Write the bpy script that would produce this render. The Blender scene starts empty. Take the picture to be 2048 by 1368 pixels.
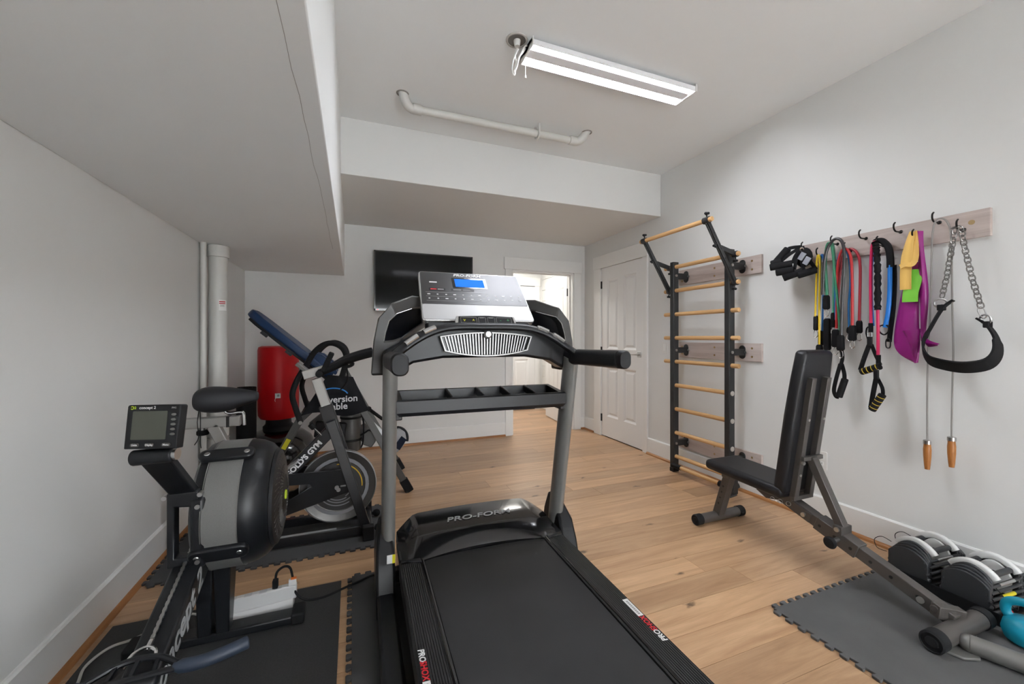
import bpy, bmesh, math, random
from mathutils import Vector, Matrix, Euler

# ------------------------------------------------------------------ camera, world, exposure
S = bpy.context.scene
COL = S.collection
random.seed(7)
XL, XR, XBK, YB, YW, YF, ZC, ZBK, ZAL = -.984, 2.849, -.0845, 4.647, 3.222, -2.2, 2.815, 1.852, 2.400
cam_d = bpy.data.cameras.new('camera'); cam = bpy.data.objects.new('camera', cam_d); COL.objects.link(cam)
cam_d.sensor_fit = 'HORIZONTAL'; cam_d.sensor_width = 36.0; cam_d.lens = 812.7/2048*36.0
cam_d.shift_y = -9.1/2048; cam_d.clip_start = .02
cam.location = (0, 0, 1.20); cam.rotation_euler = (math.pi/2, 0, -.373)
S.camera = cam
S.view_settings.view_transform = 'Standard'; S.view_settings.look = 'None'
S.view_settings.gamma = 1.0; S.view_settings.use_curve_mapping = False
S.view_settings.exposure = 0.52
W = bpy.data.worlds.new('world'); S.world = W; W.use_nodes = True
W.node_tree.nodes['Background'].inputs[0].default_value = (.93, .97, 1.0, 1)
W.node_tree.nodes['Background'].inputs[1].default_value = 9.5
LAMP = 76.0          # emission of the fluorescent tubes in the shop lights
HALL = 17.0          # watts of the hallway ceiling lamp

# ------------------------------------------------------------------ materials
def lin(c):
    return tuple(((x/255.)/12.92 if x/255. <= .04045 else ((x/255.+.055)/1.055)**2.4) for x in c) + (1,)
MATS = {}
def mat(name, rgb, rough=.5, metal=0., noise=0., nscale=30., bump=0., bscale=200., spec=.5, coat=0., stretch=None, emit=None, estr=0., alpha=1., trans=0.):
    if name in MATS: return MATS[name]
    m = bpy.data.materials.new(name); m.use_nodes = True; nt = m.node_tree
    b = nt.nodes['Principled BSDF']; I = b.inputs
    I['Base Color'].default_value = lin(rgb); I['Roughness'].default_value = rough; I['Metallic'].default_value = metal
    I['Specular IOR Level'].default_value = spec; I['Coat Weight'].default_value = coat; I['Coat Roughness'].default_value = .06
    I['Transmission Weight'].default_value = trans
    if emit: I['Emission Color'].default_value = lin(emit); I['Emission Strength'].default_value = estr
    L = nt.links.new; N = nt.nodes.new
    if noise or bump:
        tc = N('ShaderNodeTexCoord'); mp = N('ShaderNodeMapping')
        L(tc.outputs['Object'], mp.inputs[0])
        if stretch: mp.inputs['Scale'].default_value = stretch
    if noise:
        n = N('ShaderNodeTexNoise'); n.inputs['Scale'].default_value = nscale; n.inputs['Detail'].default_value = 6; n.inputs['Roughness'].default_value = .6
        L(mp.outputs[0], n.inputs['Vector'])
        r = N('ShaderNodeValToRGB'); c = lin(rgb)
        r.color_ramp.elements[0].position = .3; r.color_ramp.elements[1].position = .7
        r.color_ramp.elements[0].color = tuple(x*(1-noise) for x in c[:3])+(1,)
        r.color_ramp.elements[1].color = tuple(min(1, x*(1+noise)) for x in c[:3])+(1,)
        L(n.outputs['Fac'], r.inputs[0]); L(r.outputs[0], I['Base Color'])
    if bump:
        n2 = N('ShaderNodeTexNoise'); n2.inputs['Scale'].default_value = bscale; n2.inputs['Detail'].default_value = 3
        L(mp.outputs[0], n2.inputs['Vector'])
        bp = N('ShaderNodeBump'); bp.inputs['Strength'].default_value = bump; bp.inputs['Distance'].default_value = .002
        L(n2.outputs['Fac'], bp.inputs['Height']); L(bp.outputs[0], I['Normal'])
    MATS[name] = m; return m

def wood(name, c1, c2, dark, axis=0, scale=1., rough=.42, knots=True, gloss=.45, tint=.16, perpiece=True):
    m = bpy.data.materials.new(name); m.use_nodes = True; nt = m.node_tree; L = nt.links.new; N = nt.nodes.new
    b = nt.nodes['Principled BSDF']; b.inputs['Roughness'].default_value = rough; b.inputs['Specular IOR Level'].default_value = gloss
    g = N('ShaderNodeNewGeometry'); oi = N('ShaderNodeObjectInfo')
    off = N('ShaderNodeVectorMath'); off.operation = 'SCALE'; off.inputs[0].default_value = (37., 53., 71.)
    if perpiece: L(oi.outputs['Random'], off.inputs['Scale'])
    else: off.inputs['Scale'].default_value = .37
    add = N('ShaderNodeVectorMath'); L(g.outputs['Position'], add.inputs[0]); L(off.outputs[0], add.inputs[1])
    mp = N('ShaderNodeMapping'); s = [9*scale]*3; s[axis] = .8*scale; mp.inputs['Scale'].default_value = s; L(add.outputs[0], mp.inputs[0])
    n = N('ShaderNodeTexNoise'); n.inputs['Scale'].default_value = 1.6; n.inputs['Detail'].default_value = 9; n.inputs['Roughness'].default_value = .62; n.inputs['Distortion'].default_value = 1.3
    L(mp.outputs[0], n.inputs['Vector'])
    r = N('ShaderNodeValToRGB'); r.color_ramp.elements[0].position = .28; r.color_ramp.elements[1].position = .66
    r.color_ramp.elements[0].color = lin(c2); r.color_ramp.elements[1].color = lin(c1); L(n.outputs['Fac'], r.inputs[0])
    # fine pores
    mp2 = N('ShaderNodeMapping'); s2 = [150*scale]*3; s2[axis] = 6*scale; mp2.inputs['Scale'].default_value = s2; L(add.outputs[0], mp2.inputs[0])
    n2 = N('ShaderNodeTexNoise'); n2.inputs['Scale'].default_value = 1.5; n2.inputs['Detail'].default_value = 4; L(mp2.outputs[0], n2.inputs['Vector'])
    r2 = N('ShaderNodeMapRange'); r2.inputs[1].default_value = .35; r2.inputs[2].default_value = .65; r2.inputs[3].default_value = .95; r2.inputs[4].default_value = 1.03
    L(n2.outputs['Fac'], r2.inputs[0])
    mx = N('ShaderNodeVectorMath'); mx.operation = 'SCALE'; L(r.outputs[0], mx.inputs[0]); L(r2.outputs[0], mx.inputs['Scale'])
    last = mx.outputs[0]
    if tint and perpiece:
        h = N('ShaderNodeMapRange'); h.inputs[3].default_value = 1-tint; h.inputs[4].default_value = 1+tint*.75; L(oi.outputs['Random'], h.inputs[0])
        mt = N('ShaderNodeVectorMath'); mt.operation = 'SCALE'; L(last, mt.inputs[0]); L(h.outputs[0], mt.inputs['Scale']); last = mt.outputs[0]
    if knots:
        mp3 = N('ShaderNodeMapping'); s3 = [6.5*scale]*3; s3[axis] = 2.6*scale; mp3.inputs['Scale'].default_value = s3; L(add.outputs[0], mp3.inputs[0])
        nd = N('ShaderNodeTexNoise'); nd.inputs['Scale'].default_value = 7; L(mp3.outputs[0], nd.inputs['Vector'])
        dv = N('ShaderNodeMix'); dv.data_type = 'VECTOR'; dv.inputs['Factor'].default_value = .22
        L(mp3.outputs[0], dv.inputs['A']); L(nd.outputs['Color'], dv.inputs['B'])
        vo = N('ShaderNodeTexVoronoi'); vo.voronoi_dimensions = '2D'; vo.inputs['Scale'].default_value = 1.; L(dv.outputs['Result'], vo.inputs['Vector'])
        kr = N('ShaderNodeMapRange'); kr.inputs[1].default_value = .01; kr.inputs[2].default_value = .075; kr.inputs[3].default_value = .85; kr.inputs[4].default_value = 0.
        L(vo.outputs['Distance'], kr.inputs[0])
        gate = N('ShaderNodeSeparateColor'); L(vo.outputs['Color'], gate.inputs[0])
        gt = N('ShaderNodeMath'); gt.operation = 'GREATER_THAN'; gt.inputs[1].default_value = .74; L(gate.outputs[0], gt.inputs[0])
        km = N('ShaderNodeMath'); km.operation = 'MULTIPLY'; L(kr.outputs[0], km.inputs[0]); L(gt.outputs[0], km.inputs[1])
        mk = N('ShaderNodeMix'); mk.data_type = 'RGBA'; L(km.outputs[0], mk.inputs['Factor']); L(last, mk.inputs['A']); mk.inputs['B'].default_value = lin(dark); last = mk.outputs['Result']
    L(last, b.inputs['Base Color'])
    bp = N('ShaderNodeBump'); bp.inputs['Strength'].default_value = .08; bp.inputs['Distance'].default_value = .002; L(n2.outputs['Fac'], bp.inputs['Height']); L(bp.outputs[0], b.inputs['Normal'])
    MATS[name] = m; return m

M_WALL = mat('painted_wall', (227, 227, 225), .6, noise=.012, nscale=1.5, bump=.06, bscale=90, spec=.3)
M_CEIL = mat('painted_ceiling', (244, 246, 246), .7, noise=.012, nscale=1.2, bump=.05, bscale=110, spec=.25)
M_TRIM = mat('white_trim_paint', (236, 236, 234), .35, spec=.5)
M_DOOR = mat('white_door_paint', (236, 236, 235), .33, spec=.5)
M_PIPEW = mat('white_painted_pipe', (212, 211, 206), .4, noise=.03, nscale=8)
M_FLOOR = wood('oak_plank', (202, 165, 128), (172, 134, 100), (66, 46, 34), 0, 1.0, .34, True, .5, .20)
M_SUB = mat('dark_joint', (88, 66, 48), .9)
M_SHOE = wood('oak_shoe_molding', (178, 124, 76), (142, 92, 52), (90, 60, 36), 1, 1., .4, False, .4, 0, False)
M_SHOEX = wood('oak_shoe_molding_x', (178, 124, 76), (142, 92, 52), (90, 60, 36), 0, 1., .4, False, .4, 0, False)
M_BLACKM = mat('black_powder_coat', (26, 27, 29), .45, spec=.35, bump=.05, bscale=400)
M_BLACKG = mat('gloss_black_plastic', (22, 22, 24), .14, spec=.6, coat=.5)
M_BLACKP = mat('matte_black_plastic', (28, 29, 32), .5, spec=.3, bump=.08, bscale=500)
M_RUBBER = mat('black_rubber', (24, 25, 27), .75, spec=.3, bump=.1, bscale=300)
M_CHROME = mat('chrome', (222, 222, 222), .14, 1.)
M_STEEL = mat('brushed_steel', (190, 190, 190), .32, 1.)
M_GREYP = mat('grey_painted_steel', (118, 117, 114), .38, .35)
M_DGREY = mat('dark_grey_steel', (78, 76, 74), .4, .3)
M_WHITEP = mat('white_plastic', (228, 227, 224), .35)
M_WHITE_INK = mat('white_ink', (225, 225, 225), .5)
M_GREY_INK = mat('grey_ink', (150, 150, 150), .5)
M_RED_INK = mat('red_ink', (200, 28, 40), .5)
M_YELLOW = mat('yellow_label', (214, 205, 40), .5)

# ------------------------------------------------------------------ mesh helpers
def V(*a): return Vector(a if len(a) == 3 else a[0])
def cr(pts, n=6, closed=False):
    P = [Vector(p) for p in pts]; out = []; m = len(P)
    for i in range(m if closed else m-1):
        if closed: a, b, c, d = P[(i-1) % m], P[i], P[(i+1) % m], P[(i+2) % m]
        else: a, b, c, d = P[max(i-1, 0)], P[i], P[i+1], P[min(i+2, m-1)]
        for k in range(n):
            t = k/n
            out.append(.5*((2*b)+(c-a)*t+(2*a-5*b+4*c-d)*t*t+(3*b-a-3*c+d)*t**3))
    if not closed: out.append(P[-1])
    return out
def frame(d, up=(0, 0, 1)):
    d = Vector(d).normalized(); u = Vector(up)
    if abs(d.dot(u.normalized())) > .995: u = Vector((0, 1, 0)) if abs(d.y) < .9 else Vector((1, 0, 0))
    s = d.cross(u).normalized(); u = s.cross(d).normalized()
    return d, s, u
class MB:
    def __init__(s, xf=None): s.v = []; s.f = []; s.xf = xf
    def add(s, vs, fs):
        o = len(s.v); s.v += [Vector(p) for p in vs]; s.f += [tuple(i+o for i in f) for f in fs]; return s
    def box(s, c, d, rot=None):
        c = Vector(c); h = Vector(d)/2; R = rot if rot is not None else Matrix.Identity(3)
        if isinstance(R, (tuple, list)): R = Euler(R).to_matrix()
        vs = [c+R@Vector((x*h.x, y*h.y, z*h.z)) for x in (-1, 1) for y in (-1, 1) for z in (-1, 1)]
        return s.add(vs, [(0, 1, 3, 2), (4, 6, 7, 5), (0, 4, 5, 1), (2, 3, 7, 6), (0, 2, 6, 4), (1, 5, 7, 3)])
    def bb(s, a, b):   # box from min corner to max corner
        a = Vector(a); b = Vector(b); return s.box((a+b)/2, b-a)
    def bar(s, p0, p1, w, h, up=(0, 0, 1), w1=None, h1=None):
        p0 = Vector(p0); p1 = Vector(p1); d, sd, u = frame(p1-p0, up); vs = []
        for p, ww, hh in ((p0, w, h), (p1, w1 or w, h1 or h)):
            vs += [p+sd*ww/2*i+u*hh/2*j for i, j in ((-1, -1), (1, -1), (1, 1), (-1, 1))]
        return s.add(vs, [(0, 1, 2, 3), (7, 6, 5, 4), (0, 4, 5, 1), (1, 5, 6, 2), (2, 6, 7, 3), (3, 7, 4, 0)])
    def cyl(s, p0, p1, r0, r1=None, n=20, caps=True):
        return s.sweep([p0, p1], [(math.cos(2*math.pi*i/n), math.sin(2*math.pi*i/n)) for i in range(n)], scales=[r0, r0 if r1 is None else r1], caps=caps)
    def sweep(s, pts, prof, scales=None, up=(0, 0, 1), closed=False, caps=True, twist=None):
        P = [Vector(p) for p in pts]; n = len(P); k = len(prof); vs = []; fs = []
        def tan(i):
            if closed: return (P[(i+1) % n]-P[(i-1) % n])
            if i == 0: return P[1]-P[0]
            if i == n-1: return P[-1]-P[-2]
            return (P[i+1]-P[i]).normalized()+(P[i]-P[i-1]).normalized()
        d, sd, u = frame(tan(0), up)
        for i in range(n):
            t = tan(i)
            if t.length < 1e-9: t = d
            t = t.normalized()
            q = d.rotation_difference(t); sd = q@sd; u = q@u; d = t
            sc = 1. if scales is None else scales[i]
            sx, sy = sc if isinstance(sc, (tuple, list)) else (sc, sc)
            a = twist[i] if twist else 0.; ca, sa = math.cos(a), math.sin(a)
            S1 = sd*ca+u*sa; U1 = u*ca-sd*sa
            vs += [P[i]+S1*x*sx+U1*y*sy for x, y in prof]
        for i in range(n if closed else n-1):
            j = (i+1) % n
            for a in range(k):
                b = (a+1) % k; fs.append((i*k+a, i*k+b, j*k+b, j*k+a))
        if caps and not closed: fs.append(tuple(range(k))[::-1]); fs.append(tuple((n-1)*k+a for a in range(k)))
        return s.add(vs, fs)
    def tube(s, pts, r, n=10, closed=False, smooth=0, up=(0, 0, 1)):
        if smooth: pts = cr(pts, smooth, closed)
        prof = [(math.cos(2*math.pi*i/n), math.sin(2*math.pi*i/n)) for i in range(n)]
        if callable(r): sc = [r(i/(len(pts)-1)) for i in range(len(pts))]
        else: sc = [r]*len(pts)
        return s.sweep(pts, prof, sc, up, closed)
    def strap(s, pts, w, t, smooth=0, up=(0, 0, 1), closed=False, twist=None, caps=True):
        if smooth: pts = cr(pts, smooth, closed)
        w /= 2; t /= 2
        return s.sweep(pts, [(-w, -t), (w, -t), (w, t), (-w, t)], None, up, closed, caps, twist)
    def prism(s, outline, o, ea, eb, t, both=True):
        """polygon outline (a,b) in the plane o + a*ea + b*eb, thickness t along ea x eb (centred)"""
        o = Vector(o); ea = Vector(ea).normalized(); eb = Vector(eb).normalized(); en = ea.cross(eb).normalized(); n = len(outline)
        vs = [o+ea*a+eb*b-en*t/2 for a, b in outline]+[o+ea*a+eb*b+en*t/2 for a, b in outline]
        fs = [tuple(range(n))[::-1], tuple(range(n, 2*n))]+[(i, (i+1) % n, n+(i+1) % n, n+i) for i in range(n)]
        return s.add(vs, fs)
    def ring(s, outer, inner, o, ea, eb, t):
        o = Vector(o); ea = Vector(ea).normalized(); eb = Vector(eb).normalized(); en = ea.cross(eb).normalized(); n = len(outer)
        vs = []
        for k in (-1, 1):
            for L in (outer, inner): vs += [o+ea*a+eb*b+en*t/2*k for a, b in L]
        fs = []
        for i in range(n):
            j = (i+1) % n
            fs += [(j, i, n+i, n+j), (2*n+i, 2*n+j, 3*n+j, 3*n+i), (i, j, 2*n+j, 2*n+i), (n+j, n+i, 3*n+i, 3*n+j)]
        return s.add(vs, fs)
    def lathe(s, prof, c, axis=(0, 0, 1), n=28, up=(0, 1, 0)):
        c = Vector(c); d, sd, u = frame(axis, up); vs = []; fs = []; k = len(prof)
        for i in range(n):
            a = 2*math.pi*i/n; e = sd*math.cos(a)+u*math.sin(a)
            vs += [c+e*r+d*z for r, z in prof]
        for i in range(n):
            j = (i+1) % n
            for a in range(k-1): fs.append((i*k+a, j*k+a, j*k+a+1, i*k+a+1))
        if prof[0][0] > 1e-6 and prof[-1][0] > 1e-6:
            for i in range(n): fs.append((i*k+k-1, ((i+1) % n)*k+k-1, ((i+1) % n)*k, i*k))
        elif prof[0][0] > 1e-6: fs.append(tuple(i*k for i in range(n))[::-1])
        elif prof[-1][0] > 1e-6: fs.append(tuple(i*k+k-1 for i in range(n)))
        return s.add(vs, fs)
    def ell(s, c, r, n=16, m=10, rot=None):
        c = Vector(c); R = rot or Matrix.Identity(3); vs = []; fs = []
        if isinstance(R, (tuple, list)): R = Euler(R).to_matrix()
        r = (r, r, r) if isinstance(r, (int, float)) else r
        for j in range(1, m):
            p = math.pi*j/m
            for i in range(n):
                a = 2*math.pi*i/n; vs.append(c+R@Vector((r[0]*math.sin(p)*math.cos(a), r[1]*math.sin(p)*math.sin(a), r[2]*math.cos(p))))
        for j in range(m-2):
            for i in range(n): fs.append((j*n+i, (j+1)*n+i, (j+1)*n+(i+1) % n, j*n+(i+1) % n))
        t = len(vs); vs += [c+R@Vector((0, 0, r[2])), c-R@Vector((0, 0, r[2]))]
        for i in range(n):
            fs.append((t, i, (i+1) % n)); fs.append((t+1, (m-2)*n+(i+1) % n, (m-2)*n+i))
        return s.add(vs, fs)
    def torus(s, c, axis, R, r, n=28, m=8, a0=0., a1=2*math.pi, up=(0, 0, 1)):
        d, sd, u = frame(axis, up); c = Vector(c); full = abs(a1-a0) > 6.28
        k = n if full else n+1
        pts = [c+(sd*math.cos(a0+(a1-a0)*i/n)+u*math.sin(a0+(a1-a0)*i/n))*R for i in range(k)]
        return s.tube(pts, r, m, closed=full, up=axis)
    def loft(s, rings, caps=True):
        k = len(rings[0]); vs = []; fs = []
        for r in rings: vs += [Vector(p) for p in r]
        for i in range(len(rings)-1):
            for a in range(k):
                b = (a+1) % k; fs.append((i*k+a, i*k+b, (i+1)*k+b, (i+1)*k+a))
        if caps: fs.append(tuple(range(k))[::-1]); fs.append(tuple((len(rings)-1)*k+a for a in range(k)))
        return s.add(vs, fs)
    def build(s, name, m, parent=None, bevel=0., seg=2, angle=35, smooth=True, mats=None):
        me = bpy.data.meshes.new(name); vs = s.v
        if s.xf is not None: vs = [s.xf@p for p in vs]
        if parent is not None:
            inv = world_of(parent).inverted(); vs = [inv@p for p in vs]
        me.from_pydata([tuple(p) for p in vs], [], s.f); me.validate()
        bm = bmesh.new(); bm.from_mesh(me); bmesh.ops.recalc_face_normals(bm, faces=bm.faces); bm.to_mesh(me); bm.free()
        me.materials.append(m)
        if smooth:
            me.polygons.foreach_set('use_smooth', [True]*len(me.polygons)); me.set_sharp_from_angle(angle=math.radians(angle))
        o = bpy.data.objects.new(name, me); COL.objects.link(o)
        if parent is not None: o.parent = parent
        if bevel:
            b = o.modifiers.new('bevel', 'BEVEL'); b.width = bevel; b.segments = seg; b.limit_method = 'ANGLE'; b.angle_limit = math.radians(40); b.harden_normals = False
        return o
def world_of(o):
    m = o.matrix_basis.copy(); p = o.parent
    while p is not None: m = p.matrix_basis@m; p = p.parent
    return m
def tag(o, label=None, cat=None, group=None, kind=None):
    if label: o['label'] = label
    if cat: o['category'] = cat
    if group: o['group'] = group
    if kind: o['kind'] = kind
    return o
def empty(name, loc, label, cat, group=None, rz=0.):
    o = bpy.data.objects.new(name, None); COL.objects.link(o); o.location = loc; o.rotation_euler = (0, 0, rz); o.empty_display_size = .05
    return tag(o, label, cat, group)
def struct(o): o['kind'] = 'structure'; return o
def text(name, body, size, m, parent, origin, ex, ey, extrude=.0006, shear=0., bold=0., align='CENTER', sx=1., space=1.):
    """lettering as thin raised geometry: origin, ex = reading direction, ey = letter-up direction (world)"""
    cu = bpy.data.curves.new(name, 'FONT'); cu.body = body; cu.size = size; cu.extrude = extrude; cu.shear = shear; cu.offset = bold
    cu.align_x = align; cu.align_y = 'CENTER'; cu.resolution_u = 3; cu.space_character = space
    t = bpy.data.objects.new(name, cu); me = bpy.data.meshes.new_from_object(t); bpy.data.objects.remove(t); bpy.data.curves.remove(cu)
    ex = Vector(ex).normalized(); ey = Vector(ey); ey = (ey-ex*ey.dot(ex)).normalized(); ez = ex.cross(ey)
    M = Matrix((ex*sx, ey, ez)).transposed().to_4x4(); M.translation = Vector(origin)
    if parent is not None: M = world_of(parent).inverted()@M
    me.transform(M); me.materials.clear(); me.materials.append(m); me.name = name
    o = bpy.data.objects.new(name, me); COL.objects.link(o)
    if parent is not None: o.parent = parent
    return o
def rrect(w, h, r, n=4):
    out = []
    for cx, cy, a0 in ((w/2-r, h/2-r, 0), (-w/2+r, h/2-r, 90), (-w/2+r, -h/2+r, 180), (w/2-r, -h/2+r, 270)):
        for i in range(n+1):
            a = math.radians(a0+90*i/n); out.append((cx+r*math.cos(a), cy+r*math.sin(a)))
    return out
def ellp(a, b, n=20): return [(a*math.cos(2*math.pi*i/n), b*math.sin(2*math.pi*i/n)) for i in range(n)]
def duplicate(root):
    r = root.copy(); COL.objects.link(r)
    for ch in list(root.children):
        c = ch.copy(); COL.objects.link(c); c.parent = r
        for g in list(ch.children):
            d = g.copy(); COL.objects.link(d); d.parent = c
    return r

# ================================================================== the room
fl = struct(MB().bb((XL-.1, YF-.1, -.06), (XR+.12, YB+.02, -.014)).build('floor', M_SUB))
PW = .152
def planks(parent, x0, x1, y0, y1, ph=0.):
    y = y0; unit = None
    k = 0
    while y < y1-.01:
        yy = min(y+PW, y1); x = x0-random.uniform(.1, 1.5)
        while x < x1:
            L = random.choice((.95, 1.25, 1.55, 1.85, 2.1)); a, b = max(x, x0), min(x+L, x1)
            if b-a > .02:
                o = bpy.data.objects.new('floor_plank', PLANK); COL.objects.link(o); o.parent = parent
                o.location = ((a+b)/2, (y+yy)/2, -.007); o.scale = (b-a-.0016, yy-y-.0016, 1.)
            x += L
        y = yy
PLANK = bpy.data.meshes.new('floor_plank')
_b = MB().box((0, 0, 0), (1, 1, .014)); PLANK.from_pydata([tuple(p) for p in _b.v], [], _b.f); PLANK.materials.append(M_FLOOR)
planks(fl, XL, XR, 2.033-PW*28, YB)
# walls
WT = .12
struct(MB().bb((XL-WT, YF, -.05), (XL, YB+WT, ZC+.1)).build('wall_left', M_WALL))
D1A, D1B, D1T = 3.478, 4.250, 2.045      # closed door on the right wall
w = MB().bb((XR, YF, -.05), (XR+WT, D1A, ZC+.1)).bb((XR, D1B, -.05), (XR+WT, YB, ZC+.1)).bb((XR, D1A, D1T), (XR+WT, D1B, ZC+.1))
struct(w.build('wall_right', M_WALL))
D2A, D2B, D2T = 1.815, 2.680, 2.035      # open doorway in the back wall
w = MB().bb((XL, YB, -.05), (D2A, YB+WT, ZC+.1)).bb((D2B, YB, -.05), (XR+WT, YB+WT, ZC+.1)).bb((D2A, YB, D2T), (D2B, YB+WT, ZC+.1))
struct(w.build('wall_back', M_WALL))
# front wall (behind the camera) with an unseen glazed window, added for fill light
GA, GB, GT = .2, 2.2, 2.12
w = MB().bb((XL, YF-WT, -.05), (GA, YF, ZC+.1)).bb((GB, YF-WT, -.05), (XR+WT, YF, ZC+.1)).bb((GA, YF-WT, GT), (GB, YF, ZC+.1)).bb((GA, YF-WT, -.05), (GB, YF, .03))
struct(w.build('wall_front', M_WALL))
wf = MB()
for x in (GA+.035, (GA+GB)/2, GB-.035): wf.bb((x-.035, YF-.09, .03), (x+.035, YF-.03, GT))
for z in (.075, GT-.045): wf.bb((GA, YF-.085, z-.045), (GB, YF-.035, z+.045))
wf = struct(wf.build('fill_window', M_TRIM, bevel=.004))
GL = mat('window_glass', (255, 255, 255), 0., trans=1.)
for k in (0, 1):
    x0 = GA+.07+k*((GB-GA)/2-.035); MB().bb((x0, YF-.063, .12), (x0+(GB-GA)/2-.105, YF-.057, GT-.09)).build('pane', GL, wf)
struct(MB().bb((XBK-.02, YF, ZC), (XR+WT, YW+.02, ZC+.12)).build('ceiling', M_CEIL))
bk = struct(MB().bb((XL, YF, ZBK), (XBK, YB, ZC+.1)).build('bulkhead', M_CEIL, bevel=.004))
struct(MB().bb((XBK-.01, YW, ZAL), (XR, YB, ZC+.1)).build('ceiling_beam', M_WALL, bevel=.004))
# hairline drywall seam under the bulkhead
M_SEAM = mat('hairline_crack', (150, 146, 140), .9)
MB().tube([(XBK-.052+random.uniform(-.004, .004), .75+.12*i, ZBK-.0001) for i in range(22)], .0006, 5).build('seam', M_SEAM, bk)
# baseboards with oak shoe moulding
BH, BT = .165, .016
def baseboard(name, segs, axis):
    b = MB(); sh = MB()
    for (x0, y0, x1, y1, nx, ny, sa, sb) in segs:
        a = Vector((x0, y0, 0)); e = Vector((x1, y1, 0)); n = Vector((nx, ny, 0)); d = (e-a).normalized()
        pr = [(0, 0), (BT, 0), (BT, BH-.008), (BT-.006, BH), (0, BH)]
        b.add([p+n*t+Vector((0, 0, z)) for p in (a, e) for t, z in pr], [(0, 1, 2, 3, 4), (9, 8, 7, 6, 5)]+[(i, (i+1) % 5, 5+(i+1) % 5, 5+i) for i in range(5)])
        a2 = a+d*sa; e2 = e-d*sb; q = [(BT, 0)]+[(BT+.019*math.cos(t), .021*math.sin(t)) for t in [math.pi/2*k/5 for k in range(6)]]
        k = len(q); sh.add([p+n*t+Vector((0, 0, z)) for p in (a2, e2) for t, z in q], [tuple(range(k)), tuple(range(2*k-1, k-1, -1))]+[(i, (i+1) % k, k+(i+1) % k, k+i) for i in range(k)])
    o = struct(b.build(name, M_TRIM)); sh.build('shoe_molding', M_SHOE if axis else M_SHOEX, o); return o
baseboard('baseboard_left', [(XL, YF, XL, YB, 1, 0, 0, 0)], 1)
baseboard('baseboard_right', [(XR, YF, XR, D1A-.075, -1, 0, 0, .0), (XR, D1B+.09+.06, XR, YB, -1, 0, 0, 0)], 1)
baseboard('baseboard_back', [(XL, YB, D2A-.09, YB, 0, -1, 0, 0), (D2B+.1, YB, XR, YB, 0, -1, 0, 0)], 0)
# craftsman casings
CW = .088
t1 = MB().bb((XR-.02, D1A-.075, 0), (XR, D1A-.002, D1T)).bb((XR-.02, D1B+.002, 0), (XR, D1B+.15, D1T)).bb((XR-.026, D1A-.085, D1T), (XR, D1B+.16, D1T+.155))
struct(t1.build('trim_1', M_TRIM, bevel=.002))
t2 = MB().bb((D2A-CW, YB-.02, 0), (D2A-.0, YB, D2T)).bb((D2B, YB-.02, 0), (D2B+.1, YB, D2T)).bb((D2A-CW-.015, YB-.026, D2T), (D2B+.11, YB, D2T+.145))
t2.bb((D2A, YB-.005, 0), (D2A+.018, YB+WT+.005, D2T)).bb((D2B-.018, YB-.005, 0), (D2B, YB+WT+.005, D2T)).bb((D2A, YB-.005, D2T-.018), (D2B, YB+WT+.005, D2T))
t2.bb((D2B-.03, YB+.055, 0), (D2B-.018, YB+.095, D2T-.018)).bb((D2A+.018, YB+.055, 0), (D2A+.03, YB+.095, D2T-.018)).bb((D2A, YB+.055, D2T-.03), (D2B, YB+.095, D2T-.018))
struct(t2.build('trim_2', M_TRIM, bevel=.002))
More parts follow.
